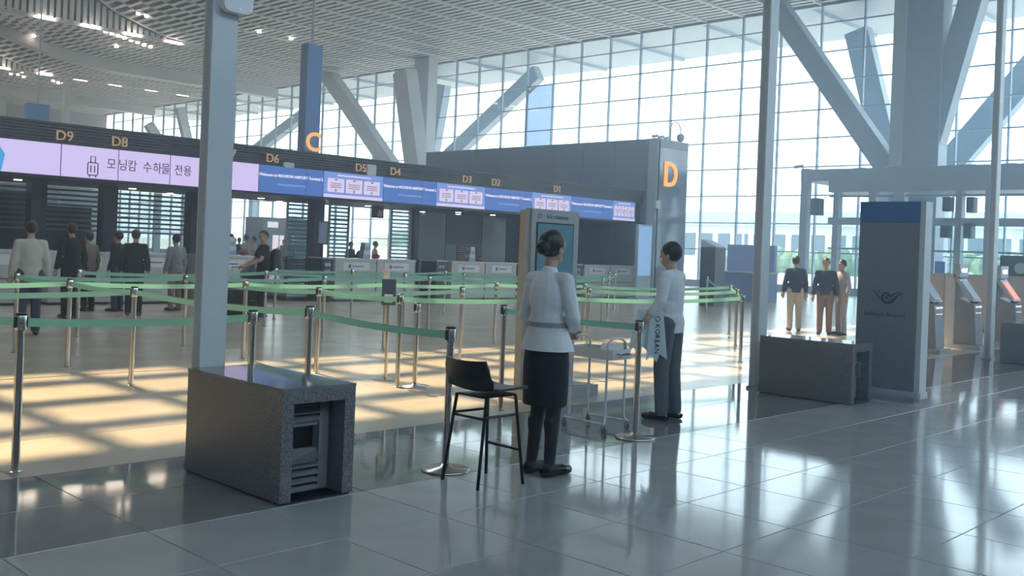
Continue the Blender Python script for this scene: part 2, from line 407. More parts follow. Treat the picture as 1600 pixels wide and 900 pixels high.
for n, (b, d, i, j) in enumerate(pc):
    h = rows[j+1]-rows[j]-.06; w = BAY-.064; tint = abs(mys[i]-41.38) < .3 and mys[i] > 0 and rows[j+1] <= 12.05
    if n < 300 and not b:
        k = (round(h, 3), tint)
        if k not in shared:
            me = MB().box(-.012, .012, -w/2, w/2, -h/2, h/2).mesh('pane'); me.materials.append(PANE_T if tint else PANE); shared[k] = me
        inst('pane', shared[k], window, (XW, (mys[i]+mys[i+1])/2, (rows[j]+rows[j+1])/2))
    else: rest.box(XW-.012, XW+.012, mys[i]+.032, mys[i+1]-.032, rows[j]+.03, rows[j+1]-.03)
rest.build('panes', PANE, window, kind='stuff', fix=False)
# ---- enclosing walls of the hall behind and beside the viewer
WALLM = mat('hall wall', (0.34, 0.35, 0.36), 0.7, noise=0.06, scale=0.5)
MB().box(-12.3, -12, -10, 106, -.3, 15.5).build('wall_back', WALLM, kind='structure')
w3 = MB().box(-12.3, 46.2, -10.3, -10, -.3, 9.6).box(-12.3, 46.2, -10.3, -10, 13.6, 15.5).build('window_fill', MULL, kind='structure')  # unseen high window added to let fill light in from behind the camera
for i in range(27): MB().box(-11.9+2.2*i, -11.8+2.2*i, -10.2, -10.1, 9.6, 13.6).build('mullion', MULL, w3, fix=False)
for j in range(1): MB().box(-12, 46, -10.2, -10.12, 11.6, 11.68).build('transom', MULL, w3, fix=False)
m = MB()
for i in range(26): m.box(-11.8+2.2*i, -9.7+2.2*i, -10.16, -10.14, 9.6, 13.6)
m.build('panes', PANE, w3, kind='stuff', fix=False)
MB().box(-12.3, 46.2, 106, 106.3, -.3, 22).build('wall_left', WALLM, kind='structure')

# ---- haze volume added to stand in for lens glare
hz = bpy.data.materials.new('glare haze'); hz.use_nodes = True; hz.node_tree.nodes.clear()
_vo = hz.node_tree.nodes.new('ShaderNodeOutputMaterial'); _vs = hz.node_tree.nodes.new('ShaderNodeVolumeScatter')
_vs.inputs['Color'].default_value = (0.60, 0.80, 1.0, 1); _vs.inputs['Density'].default_value = 0.0115; _vs.inputs['Anisotropy'].default_value = 0.72
hz.node_tree.links.new(_vs.outputs[0], _vo.inputs['Volume'])
MB().box(-12.1, 46.02, -10.05, 106.1, -.28, 24).build('glare_haze', hz, kind='stuff', label='thin bluish haze added in place of lens glare', cat='haze')

# ================================================================== OUTSIDE
ASPH = mat('outside paving', (0.42, 0.43, 0.43), 0.8, noise=0.08, scale=0.3)
MB().box(46.3, 900, -400, 900, -.6, -.15).build('ground', ASPH, kind='structure')
can = MB().box(46.75, 56.5, -10, 106, 15.0, 15.5).build('entrance_eave', STEEL_GREY, label='broad grey roof eave projecting outside the curtain wall', cat='eave')
for y in rng(-8, 104, 6.7): MB().bar((46.8, y, 14.92), (56.3, y, 14.92), .35, .2).build('eave_rib', STEEL_GREY, can)
BLD = mat('terminal far wall', (0.62, 0.66, 0.66), 0.7, noise=0.05, scale=0.05); BLDR = mat('teal roof', (0.36, 0.50, 0.52), 0.6, noise=0.05)
bl = empty('terminal_building', (230, 150, 0), label='long pale building with a teal roof far across the road', cat='building')
MB().box(-8, 8, -90, 60, -.2, 10).build('wall', BLD, bl); MB().box(-10, 10, -92, 62, 10, 13.5).build('roof', BLDR, bl)
DGL = mat('dark glazing', (0.10, 0.14, 0.17), 0.2, noise=0.1)
for i in range(28): MB().box(-8.2, -8, -86+5.2*i, -82.5+5.2*i, 2.2, 8).build('window', DGL, bl, fix=False)
HILL = mat('hill green', (0.16, 0.22, 0.18), 0.9, noise=0.2, scale=0.02)
hm = MB(); hp = [(-500+40*i, 14+7*math.sin(i*.55)+4*math.sin(i*1.7+1)) for i in range(40)]
for (a, ha), (b, hb) in zip(hp[:-1], hp[1:]):
    hm.hexa([(780, a, -1), (895, a, -1), (895, b, -1), (780, b, -1), (840, a, ha), (895, a, ha), (895, b, hb), (840, b, hb)])
hm.build('hill', HILL, kind='structure')
HEDGE = mat('hedge', (0.13, 0.2, 0.13), 0.9, noise=0.4, scale=1.5)
for (y0, y1, x, h) in ((-30, 20, 120, 2.2), (26, 80, 128, 2.6)):
    m = MB(); n = int((y1-y0)/2)
    for i in range(n): m.ell((x+random.uniform(-.6, .6), y0+2*i+1, .8), (1.6, 1.7, h*random.uniform(.8, 1.15)), 8, 6)
    m.build('hedge', HEDGE, label='green hedge row beyond the road outside' if y0 < 0 else 'taller green hedge outside, across from the check-in hall', cat='hedge')
for (px_, X, z) in ((1160, 150, 19.5), (1065, 170, 20), (1545, 120, 11)):
    b = atx(px_, 400, X); t = empty('light_mast', (b.x, b.y, -.15), label={1160: 'slender light mast outside above the teal-roofed building', 1065: 'slender light mast outside beside the sign tower edge', 1545: 'shorter light mast outside behind the entrance portal'}[px_], cat='light mast')
    MB().cyl((0,0,0), (0,0,z), .22, .12, 8).build('pole', STEEL_GREY, t); MB().box(-.3, .3, -2.2, 2.2, z-.15, z+.25).build('lamp_head', STEEL_GREY, t)
CARW = mat('car white paint', (0.75, 0.77, 0.78), 0.25, noise=0.02); CARD = mat('car grey paint', (0.2, 0.22, 0.25), 0.25, noise=0.02); TYRE = mat('tyre', (0.02, 0.02, 0.02), 0.8, noise=0.1)
def car(x, y, m, label):
    t = empty('car', (x, y, -.15), label=label, cat='car')
    body = [(-2.2,.35),(-2.25,.75),(-1.9,.95),(-1.2,1.0),(1.0,1.0),(2.0,.88),(2.25,.65),(2.2,.35)]
    cab = [(-1.75,.95),(-1.3,1.42),(.35,1.45),(1.1,.98)]
    MB().prism(body, (.0,0,0), (0,1,0), (0,0,1), (1,0,0), 1.7).build('body', m, t); MB().prism(cab, (.12,0,0), (0,1,0), (0,0,1), (1,0,0), 1.46).build('cabin', DGL, t)
    for yy in (-1.4, 1.4):
        for xx in (.0, 1.55): MB().cyl((xx-.02, yy, .33), (xx+.2, yy, .33), .33, n=14).build('wheel', TYRE, t)
c = atx(1475, 400, 70); car(70, c.y, CARW, 'white saloon car parked outside behind the grey pylon')
c = atx(1155, 400, 74); car(74, c.y, CARD, 'dark grey car outside beyond the second granite block')
c = atx(1575, 400, 82); car(82, c.y, CARW, 'white car outside beside the self check-in kiosks')
# struts outside carrying the eave
def strut(name, p, q, w, d, m, **t):
    p = Vector(p); q = Vector(q); org = Vector((q.x, q.y, -.15))
    if p.z > 14.3: p = p + (q-p)*((p.z-14.3)/(p.z-q.z))
    o = empty(name, org, **t); MB().bar(p-org, q-org, w, d, up=(1,0,0)).build('strut', m, o); MB().box(-.35, .35, -.35, .35, 0, q.z+.3).build('pier', m, o)
strut('raking_strut', atx(852, 104, 52), atx(695, 252, 52), 1.15, .7, STEEL_GREY, label='long raking steel strut outside, leaning over the dark sign tower', cat='strut')
strut('raking_strut', atx(697, 118, 52), atx(673, 258, 52), .95, .7, STEEL_GREY, label='short steep steel strut outside beside the twin column', cat='strut')
strut('raking_strut', atx(1336, 28, 52), atx(1388, 250, 52), 1.3, .7, STEEL_GREY, label='steep steel strut outside behind the wide branching column', cat='strut')
strut('raking_strut', atx(480, 175, 50), atx(400, 235, 50), .9, .7, STEEL_GREY, label='raking strut outside, left of the hanging C sign', cat='strut')
strut('raking_strut', atx(1625, 95, 50), atx(1470, 275, 50), 1.3, .7, STEEL_GREY, label='low raking strut outside at the entrance portal', cat='strut')

# ================================================================== BIG COLUMNS INSIDE
t = empty('branching_column', (44.5, 17.9, 0), label='wide grey branching column rising above the entrance portal', cat='column')
L = lambda p: Vector(p) - Vector((44.5, 17.9, 0))
MB().box(-.5, .5, -1.05, 1.05, 0, ZC).build('shaft', STEEL_GREY, t); MB().box(-.62, -.5, .55, 1.1, 5.8, ZC).build('edge_fin', WHITE_MET, t)
MB().bar(L(atx(1213, 8, 44.5)), L(atx(1388, 262, 44.5)), .95, .8, up=(1,0,0)).build('branch', STEEL_GREY, t)
MB().bar(L(atx(1527, -20, 44.5)), L(atx(1445, 262, 44.5)), 1.0, .8, up=(1,0,0)).build('branch', STEEL_GREY, t)
t = empty('twin_column', (44.2, 51.5, 0), label='pale twin column, upright and leaning shafts, behind the check-in canopy', cat='column')
L = lambda p: Vector(p) - Vector((44.2, 51.5, 0))
a = L(atx(634, 72, 42.5)); b = L(atx(652, 262, 42.5)); MB().bar((a.x, a.y, 13.2), b, 1.35, 1.0, up=(1,0,0)).build('leaning_shaft', WHITE_MET, t)
MB().box(-.4, .4, -.75, .75, 0, ZC).build('upright_shaft', WHITE_MET, t)
MB().bar(L(atx(503, 102, 44)), L(atx(612, 262, 44)), 1.15, .7, up=(1,0,0)).build('raking_branch', WHITE_MET, t)
for (x0, y0, x1, y1, lab) in ((281, 168, 293, 220, 'pale leaning strut far beyond the check-in canopy'), (232, 194, 250, 222, 'short pale strut far beyond the canopy, left of a longer one')):
    MB().bar(aty(x0, y0, 88), aty(x1, y1, 88), .8, .6, up=(0,1,0)).box(aty(x1, y1, 88).x-.3, aty(x1, y1, 88).x+.3, 87.8, 88.2, 0, aty(x1, y1, 88).z).build('far_strut', WHITE_MET, label=lab, cat='strut')
for (x, lab) in ((102, 'slim pale far post with a flat cap, beyond the D9 letters'), (2, 'slim pale far post beyond the lilac screen end')):
    p = aty(x, 200, 78); z = aty(x, 137 if x > 50 else 152, 78).z
    MB().box(p.x-.22, p.x+.22, 77.8, 78.2, 0, z).box(p.x-.45, p.x+.45, 77.6, 78.4, z, z+.25).build('far_post', WHITE_MET, label=lab, cat='post')

# ---- ceiling lights
LAMP = mat('lamp lens', (0.9, 0.9, 0.9), 0.4, emit=(1, 0.96, 0.9), es=14.0)
def ceil_hit(x, y):
    z = ZC
    for _ in range(12): p = fl(x, y, z); z = ZC + rise(p.x, p.y) - .05
    return p
for (x, y) in [(141,3),(163,8),(216,21),(229,25),(165,49),(175,52),(185,56),(195,59),(205,63),(215,66),(225,70),(235,73),(8,42),(18,45),(53,56),(17,115),(28,116),(35,112),(37,120),(83,126),(91,129),(98,132),(182,72),(455,60),(405,49)]:
    p = ceil_hit(x, y); lo = MB().cyl((0,0,-.08), (0,0,.05), .12, n=10).build('ceiling_spotlight', LAMP, label='small bright ceiling spotlight among the white slats', cat='ceiling light', group='ceiling spotlights'); lo.location = p
for (x, y) in [(71,24.5),(142,38.5),(208,51),(272,66),(4,104),(70,115),(126,125),(180,137),(236,149),(285,158)]:
    ys = 62 if y < 70 else 84; p = aty(x, y, ys-.2); lo = MB().box(-.55, .55, -.05, .05, -.07, .07).build('linear_light', LAMP, label='bright linear light along the slatted ceiling step', cat='ceiling light', group='linear ceiling lights'); lo.location = (p.x, ys-.2, ZC-.03)

# ================================================================== ISLAND D: canopy, screens, desks
YF = 21.5
canopy = empty('check_in_canopy', (0, 0, 0), label='long dark check-in canopy with louvred band over the counters', cat='canopy')
MB().box(-8, 28.9, YF+.05, 24.9, 2.72, 3.86).build('body', CHAR, canopy)
for i in range(7): MB().box(-8, 28.9, YF-.03-.012*i, YF+.06, 3.43+.063*i, 3.43+.063*i+.05).build('louvre_board', CHAR, canopy)
MB().box(-8, 28.9, YF-.02, YF+.06, 2.68, 2.73).build('lower_edge', BLACKM, canopy)
MB().box(-8, 28.9, YF+.06, 24.9, 2.69, 2.72).build('soffit', CHAR, canopy)
LEDLAMP = mat('downlight lens', (0.9, 0.85, 0.8), 0.4, emit=(1, 0.85, 0.7), es=9.0)
for (x, y) in [(30,288),(28,281),(143,296),(207,295),(244,303),(408,310),(423,315),(575,322),(575,326),(716,332),(770,336),(697,335),(660,331)]:
    p = fl(x, y, 2.685); p.y = min(p.y, 24.6)
    d = MB().cyl((0,0,-.012), (0,0,.02), .085, n=12).build('downlight', LEDLAMP, canopy); d.location = (p.x, p.y, 2.69)
for (x0, x1) in ((52, 82), (197, 205), (297, 318)): pass
def Xf(px_, Y=YF): return aty(px_, 290, Y).x
# display wall: each panel is a thing of its own
def panel(x0, x1, m, label, name='led_panel'):
    t = empty(name, ((x0+x1)/2, YF-.05, 2.74), label=label, cat='screen'); w = (x1-x0)/2-.006
    MB().box(-w, w, 0, .05, 0, .68).build('housing', BLACKM, t); MB().box(-w+.004, w-.004, -.008, .0, .004, .676).build('display', m, t)
    return t
ZT = 2.74
seams = [Xf(-60), Xf(0)-.25, Xf(92), Xf(182), Xf(263), Xf(340), Xf(402)]
names = ['plain lilac screen panel at the far end, beyond the blue sliver', 'lilac screen panel with a blue shape at its edge, under D9', 'lilac screen panel with a suitcase symbol, between D9 and D8', 'lilac screen panel with Korean lettering right of the suitcase symbol', 'lilac screen panel with the end of the Korean lettering', 'plain lilac screen panel beside the blue welcome screen']
pan = [panel(seams[i], seams[i+1], LILAC, names[i]) for i in range(6)]
pan.append(panel(-8, seams[0], LILAC, 'longest plain lilac screen run at the canopy start'))
def local(o, x, dz): return (x - o.location.x, -.014, dz)
# suitcase symbol, drawn as strokes
q = aty(145, 260, YF-.06); cx = q.x - pan[2].location.x; uz = q.z - ZT; mm = MB()
def st(pts, w=.022): mm.stroke(pts, [w]*len(pts), (cx, -.012, uz), _X, _Z, -_Y, .006)
st([(-.11,-.17),(-.11,.06),(-.09,.08),(.09,.08),(.11,.06),(.11,-.17),(.09,-.19),(-.09,-.19),(-.11,-.17)]); st([(-.05,.08),(-.05,.21),(.05,.21),(.05,.08)]); st([(-.04,-.13),(-.04,.02)]); st([(.04,-.13),(.04,.02)]); st([(-.08,-.22),(-.05,-.22)], .03); st([(.05,-.22),(.08,-.22)], .03)
mm.build('suitcase_symbol', LEDINK, pan[2])
# lettering, split over the panels it crosses
for body, px_, o in (('모', 174, pan[2]), ('닝', 192, pan[3]), ('캄', 206.5, pan[3]), ('수', 230, pan[3]), ('하', 245.5, pan[3]), ('물', 258.5, pan[3]), ('전', 279, pan[4]), ('용', 293, pan[4])):
    q = aty(px_, 262+(px_-174)*.055, YF-.06); text('lettering', body, .27, local(o, q.x, .335), _X, _Z, LEDINK, o, .006, sx=.88)
MB().prism([(0,0),(.22,0),(.28,.35),(.10,.62),(0,.66)], (seams[1]-pan[1].location.x+.02, -.010, .01), _X, _Z, -_Y, .004).build('blue_shape', LEDCYAN, pan[1])
bseg = [402, 503, 597, 680, 757, 830, 892, 957, 992]
for i in range(8):
    x0, x1 = Xf(bseg[i]), Xf(bseg[i+1])
    nm = [None]*8
    where = ['beside the lilac screens, under D6', 'under D5', 'under D4', 'left of D3', 'under D2', 'under D1', 'right of D1', 'at the canopy end by the sign tower']
    if i % 2 == 0:
        o = panel(x0, x1, LEDBLUE, 'blue welcome screen with white lettering ' + where[i])
        s_ = (x1-x0)*.052; text('lettering', 'Welcome to INCHEON AIRPORT Terminal 2.', s_*1.0, (0, -.014, .44), _X, _Z, LEDWHITE, o, .005, bold=s_*.02)['kind'] = 'stuff'
        w = (x1-x0)*.22; MB().box(-w, w, -.012, -.008, .20, .245).build('small_print_line', LEDBLUE2, o); MB().box((x1-x0)*.22, (x1-x0)*.22+.012, -.0095, -.008, .005, .675).build('seam', LEDINK, o)
    else:
        o = panel(x0, x1, LEDBLUE2, 'light blue notice screen with three white cards ' + where[i]); w = x1-x0
        for k in range(3):
            cxk = -w/2 + w*(.20+.30*k); cd = MB().rbox((cxk, -.010, .33), _X, _Z, -_Y, w*.27, .36, .004, .03).build('card', LEDCARD, o)
            for r in range(3): MB().box(cxk-w*.09, cxk+w*.09, -.017, -.014, .37-.05*r, .385-.05*r).build('print_line', LEDINK, cd)
            MB().rbox((cxk, -.0145, .20), _X, _Z, -_Y, .06, .08, .003, .02).build('pictogram', AMBER, cd); MB().rbox((cxk, -.0145, .48), _X, _Z, -_Y, .08, .03, .003, .01).build('tab', LEDINK, cd)
        MB().box(-w*.28, w*.28, -.012, -.008, .575, .615).build('title_line', LEDCARD, o); MB().box(-w/2+.02, w/2-.02, -.012, -.008, .01, .09).build('footer_strip', LEDCARD, o)
# counter numbers standing on the band
for n, x, y in ((9, 100, 220), (8, 186, 229), (7, 357, 245), (6, 425, 253), (5, 563, 267), (4, 617, 272), (3, 729, 284), (2, 774, 288), (1, 870, 298)):
    p = aty(x, y, YF-.1); t = text('counter_number', 'D%d' % n, .30, (0,0,0), _X, _Z, AMBER, None, .03)
    t.location = (p.x, YF-.125, min(max(p.z, 3.58), 3.66)); tag(t, 'dim amber D%d lettering on the dark canopy band' % n, 'lettering')
# wireless boxes on the band
for (x, y, w, h, lab) in ((451, 258, .30, .13, 'flat white box on the canopy band beside D6'), (580, 266, .30, .30, 'rounded white wireless box on the canopy band between D5 and D4')):
    p = aty(x, y, YF-.1); MB().rbox((0, 0, 0), _X, _Z, -_Y, w, h, .07, .045).build('wireless_box', WHITE_MET, label=lab, cat='box').location = (p.x, YF-.06, p.z)
# black posts under the canopy
for x, lab in ((56, 'black canopy post under the D9 screens'), (168, 'black canopy post under the Korean lettering'), (303, 'black canopy post hidden beside the white signal column'), (494, 'black canopy post under the welcome screen by D6'), (650, 'slim black canopy post beside the middle check-in desks')):
    X = aty(x, 330, 23.4).x; w = .17 if x != 650 else .08
    MB().box(X-w, X+w, 23.4-w, 23.4+w, 0, 2.688).build('canopy_post', NAVY, label=lab, cat='post')

# ---- desks
DESK = mat('desk front white', (0.52, 0.53, 0.52), 0.4, noise=0.04, scale=3); DESKT = mat('desk top pale', (0.66, 0.67, 0.66), 0.25, noise=0.03)
DARKC = mat('dark cabinet', (0.03, 0.033, 0.04), 0.4, noise=0.1); BLUEP = mat('blue print', lin(60, 90, 165), 0.5, noise=0.05); PAPER = mat('paper white', (0.78, 0.78, 0.78), 0.7, noise=0.03)
def desk(x, where):
    t = empty('check_in_desk', (x, 21.6, 0), label='pale check-in desk with a white sign plate ' + where, cat='desk')
    b = MB().box(0, 1.36, 0, .75, .06, 1.12).build('front_panel', DESK, t); MB().box(.04, 1.32, .05, .7, 0, .06).build('plinth', DARKC, t)
    MB().box(-.03, 1.37, -.04, .8, 1.12, 1.16).build('desk_top', DESKT, t)
    p = MB().box(.25, 1.12, -.018, 0, .84, 1.06).build('sign_plate', PAPER, t); MB().box(.42, .50, -.022, -.018, .90, 1.0).build('logo', BLUEP, p); MB().box(.54, .92, -.021, -.018, .935, .965).build('print_line', BLUEP, p)
    MB().box(.02, 1.34, -.006, 0, .55, .57).build('shadow_gap', DARKC, t)
for i, (px_, y, w) in enumerate(((523, 440, 'under D5, beside the dark cabinet'), (580, 440, 'under D5, beside the ribbed conveyor'), (705, 440, 'under D3, beside its cabinet'), (745, 440, 'under D2'), (913, 430, 'under the last welcome screen, by the cabinet'), (950, 430, 'nearest the sign tower'), (362, 430, 'behind the man in black'))):
    X = aty(px_, y, 21.6).x
    if i == 1: X = aty(523, 440, 21.6).x + 1.4
    if i == 3: X = aty(705, 440, 21.6).x + 1.4
    if i == 5: X = aty(913, 430, 21.6).x + 1.4
    if i == 6: X = aty(398, 430, 21.6).x - 1.4
    desk(X, w)
for x in (9.9, 8.3, 6.4): desk(x, {9.9: 'under the D8 screens', 8.3: 'under the D9 screens', 6.4: 'at the start of the lilac screens'}[x])
for px_, w in ((505, 'left of the D5 desks'), (683, 'left of the D3 desks'), (898, 'left of the D1 desks')):
    X = aty(px_, 440, 21.6).x; t = empty('side_cabinet', (X, 21.65, 0), label='dark side cabinet with round dials, ' + w, cat='cabinet'); x1 = aty(px_+(17 if px_ < 800 else 13), 440, 21.6).x - X - .05
    MB().box(0, x1, 0, .7, 0, 1.14).build('body', DARKC, t)
    for k in range(2):
        for j in range(2): MB().cyl((x1*.35+x1*.3*k, -.02, .8+.18*j), (x1*.35+x1*.3*k, 0, .8+.18*j), .05, n=12).build('dial', STEEL_GREY, t)
    MB().box(-.01, x1+.01, -.03, .72, 1.14, 1.17).build('top', DESKT, t)
# baggage conveyors with ribbed flap curtains
for px0, px1, w in ((450, 482, 'behind the man in black'), (637, 655, 'right of the D5 desks')):
    a, b = aty(px0, 410, 22.2).x, aty(px1, 410, 22.2).x; t = empty('bag_conveyor', ((a+b)/2, 22.2, 0), label='baggage conveyor with black ribbed flaps ' + w, cat='conveyor'); h = (b-a)/2
    MB().box(-h, h, 0, 1.6, .1, .42).build('conveyor_bed', STEEL_GREY, t); MB().box(-h-.05, h+.05, -.02, 1.6, 0, .1).build('plinth', DARKC, t); MB().box(-h, h, .5, .55, 1.0, 1.06).build('rail', BLACKM, t)
    for i in range(9): MB().box(-h, h, .05, .09, .46+.075*i, .50+.075*i).build('flap_rib', BLACKP, t, fix=False)
    for s_ in (-1, 1): MB().box(s_*h-.02, s_*h+.02, .02, .12, .4, 1.16).build('side_post', BLACKM, t)
# clutter on the desks
REDM = mat('red plastic', lin(170, 60, 70), 0.5, noise=0.05)
for px_, yy in ((573, 400), (738, 402), (362, 392)):
    X = aty(px_, yy, 21.9).x; nm = {573: 'on the D5 desk', 738: 'on the D3 desk', 362: 'on the desk behind the man in black'}[px_]
    for k in range(4):
        MB().box(-.13+.02*k, .13-.01*k, -.1, .1, 0, .11).build('paper_box', PAPER if k % 2 else mat('pale blue card', lin(165, 180, 215), .6, noise=.04), label='%s tag box %s, %s of its pile' % (('pale blue', 'white')[k % 2], nm, ('bottom', 'second', 'third', 'topmost')[k]), cat='box').location = (X, 22.0, 1.161+.1105*k)
    MB().ell((0, 0, .07), (.13, .1, .07), 12, 8).build('red_pouch', REDM, label='red and white pouch ' + nm, cat='pouch', smooth=True).location = (X+.36, 21.95, 1.16)
# slim display on a pole by the canopy post
p = aty(507, 380, 21.9); t = empty('pole_display', (p.x+.5, 22.75, 0), label='slim dark display on a pole by the canopy post', cat='display'); MB().cyl((0,0,.03), (0,0,1.6), .03).build('pole', BLACKM, t); MB().box(-.2, .2, -.2, .2, 0, .03).build('base', BLACKM, t)
MB().box(-.16, .16, -.05, .03, 1.5, 2.15).build('casing', BLACKM, t); MB().box(-.13, .13, -.056, -.05, 1.54, 2.11).build('screen', ef('dim screen', (95, 115, 140), .5), t)
# ---- backdrop behind the desks
YB = 24.6
def Xb(px_): return aty(px_, 360, YB).x
GREYP = mat('grey backdrop panel', (0.16, 0.175, 0.20), 0.3, noise=0.06, scale=1)
MB().box(Xb(643), Xb(694), YB-.06, YB, 0, 2.68).build('backdrop_panel', GREYP, label='plain grey backdrop panel right of the D5 desks', cat='panel')
MB().box(Xb(695), Xb(751), YB-.06, YB, 1.68, 2.68).build('backdrop_panel', NAVY, label='dark navy upper panel above the wooden grille', cat='panel')
MB().box(Xb(695), Xb(712), YB-.06, YB, 0, 1.66).build('backdrop_panel', GREYP, label='narrow grey panel left of the wooden grille', cat='panel')
MB().box(Xb(752), Xb(789), YB-.06, YB, 0, 2.68).build('backdrop_panel', mat('frosted panel', (0.28, 0.31, 0.35), 0.15, noise=0.08, scale=1), label='pale glossy panel right of the wooden grille', cat='panel')
MB().box(Xb(790), 28.9, YB-.06, YB, 0, 2.68).build('backdrop_panel', NAVY, label='widest dark navy backdrop panel behind the D1 desks', cat='panel')
MB().box(Xb(742), Xb(751), YB-.06, YB, 0, 1.66).build('backdrop_panel', NAVY, label='narrow navy panel right of the wooden grille', cat='panel')
WOOD = mat('warm wood slat', (0.42, 0.24, 0.12), 0.5, noise=0.2, scale=12)
t = empty('wooden_grille', ((Xb(714)+Xb(740))/2, YB-.05, 0), label='wooden slat grille set in the dark backdrop', cat='grille'); w = (Xb(740)-Xb(714))/2
MB().box(-w-.03, w+.03, .02, .05, .1, 1.64).build('backing', NAVY, t)
for i in range(14): MB().box(-w, w, -.03, .02, .62+.073*i, .655+.073*i).build('slat', WOOD, t, fix=False)
# glazed screens with blinds either side of the opening
BLIND = mat('blind slat', (0.55, 0.60, 0.63), 0.4, noise=0.05)
for a, b, w in ((447, 482, 'behind the man in black'), (513, 543, 'left of the opening'), (610, 641, 'right of the opening'), (64, 158, 'under the D8 letters'), (176, 296, 'under the Korean lettering'), (-60, 48, 'at the start of the lilac screens')):
    xa, xb = Xb(a), Xb(b); t = empty('glazed_screen', ((xa+xb)/2, YB-.03, 0), label='tall glazed screen with horizontal blind lines ' + w, cat='glass screen'); h = (xb-xa)/2
    MB().box(-h, h, -.01, .01, .05, 2.66).build('pane', GLASS_S, t); m = MB()
    for i in range(18 if a > 400 else 9): m.box(-h, h, .02, .05, .55+.12*i if a > 400 else 1.6+.12*i, .60+.12*i if a > 400 else 1.65+.12*i)
    m.build('blind_slats', BLIND, t, kind='stuff', fix=False)
    for s_ in (-1, 1): MB().box(s_*h-.025, s_*h+.025, -.03, .03, 0, 2.68).build('frame_post', STEEL_GREY, t)
    MB().box(-h, h, -.03, .03, 0, .05).build('frame_rail', STEEL_GREY, t)
MB().box(Xb(64), Xb(158), YB+.6, YB+.7, 0, 2.2).build('backdrop_panel', CHAR, label='dark backdrop panel under the D8 letters', cat='panel')
MB().box(Xb(-80), Xb(60), YB+.6, YB+.7, 0, 2.5).build('backdrop_panel', CHAR, label='dark backdrop panel at the start of the lilac screens', cat='panel')
# small hanging exit sign in the opening
p = aty(590, 338, 24.0); t = empty('hanging_sign', (p.x, 24.0, 2.69), label='small red and white hanging sign in the glazed opening', cat='sign'); MB().box(-.2, .2, -.04, .04, -.32, -.0).build('plate', mat('sign maroon', lin(120, 60, 70), .5, noise=.05), t); MB().box(-.02, .16, -.045, -.04, -.27, -.08).build('pictogram', PAPER, t)
# grey booth far behind the opening
t = empty('departure_booth', (0, 0, 0), label='grey booth with a lit sign far behind the opening', cat='booth'); a, b = aty(411, 360, 52), aty(462, 360, 52)
MB().box(a.x, b.x+1.5, 52, 54, 0, aty(430, 340, 52).z).build('wall', GREYP, t); MB().box(aty(418,350,52).x, aty(434,350,52).x, 51.95, 52, 2.35, 2.7).build('sign', LEDWHITE, t)
for x0, x1 in ((426, 435), (437, 443), (456, 459)): MB().box(aty(x0,370,52).x, aty(x1,370,52).x, 51.95, 52, .9, 1.9).build('window', LEDWHITE, t)

# ---- sign tower D
tw = empty('sign_tower', (29.0, 20.95, 0), label='tall blue grey sign tower with a big orange D', cat='sign')
MB().box(.03, 1.87, .03, 12.6, 0, 5.72).build('core', TOWER, tw)
for k in range(8): MB().box(-.02, .03, .42+1.52*k, .42+1.52*k+1.505, 0, 5.75).build('side_panel', TOWER, tw, fix=False)
MB().box(-.03, .06, 0, .40, 0, 5.76).build('corner_trim', STEEL_GREY, tw)
for z0, z1 in ((0, 1.35), (1.36, 3.1), (3.11, 3.95), (3.96, 5.45)): MB().box(.10, 1.86, -.02, .03, z0, z1).build('front_panel', TOWER_GL, tw)
MB().box(.06, 1.88, -.01, .03, 5.46, 5.76).build('cap_panel', TOWER, tw); MB().box(.05, .10, -.03, .03, 0, 5.7).build('edge_groove', BLACKM, tw)
p = aty(1048, 275, 20.9); text('letter', 'D', 1.28, (p.x-29, -.05, p.z), _X, _Z, ORANGE, tw, .06, sx=.92, bold=.012)
MB().rbox((.03, -.02, 3.38), _X, _Z, -_Y, .26, .30, .07, .07).build('wireless_box', WHITE_MET, tw)
# lamp and fittings on the tower top
t = empty('gooseneck_lamp', (30.35, 21.4, 5.72), label='gooseneck lamp curving from the top of the sign tower', cat='lamp')
MB().tube([(0,0,0),(0,0,.5)]+[(.33-.33*math.cos(a), 0, .5+.33*math.sin(a)) for a in [PI*i/10 for i in range(1, 11)]]+[(.66,0,.42)], .02, 8).build('neck', STEEL_GREY, t, smooth=True)
MB().lathe([(.03,.02),(.12,-.02),(.15,-.14),(.12,-.24),(.04,-.3)][::-1], (.66, 0, .42), 14).build('shade', STEEL_GREY, t, smooth=True)
for x, lab in ((30.1, 'small camera on the tower top beside the lamp'), (29.75, 'middle floodlight on the tower top'), (29.4, 'outermost small floodlight on the tower top')):
    t = empty('floodlight', (x, 21.4, 5.72), label=lab, cat='floodlight'); MB().cyl((0,0,0), (0,0,.12), .02, n=8).build('stem', BLACKM, t); MB().bar((-.14, 0, .15), (.12, -.03, .2), .09, .1).build('housing', STEEL_GREY, t)
# light blue standing screen by the tower
p = fl(998, 446, 0); t = empty('standing_screen', (27.6, 20.6, 0), label='light blue standing screen in front of the sign tower', cat='screen')
MB().box(-.05, .75, 0, .12, .08, 2.62).build('casing', STEEL_GREY, t); MB().box(-.02, .72, -.012, 0, .85, 2.56).build('display', ef('pale blue screen', (125, 170, 220), .8), t); MB().box(-.15, .85, -.15, .3, 0, .08).build('base', STEEL_GREY, t)
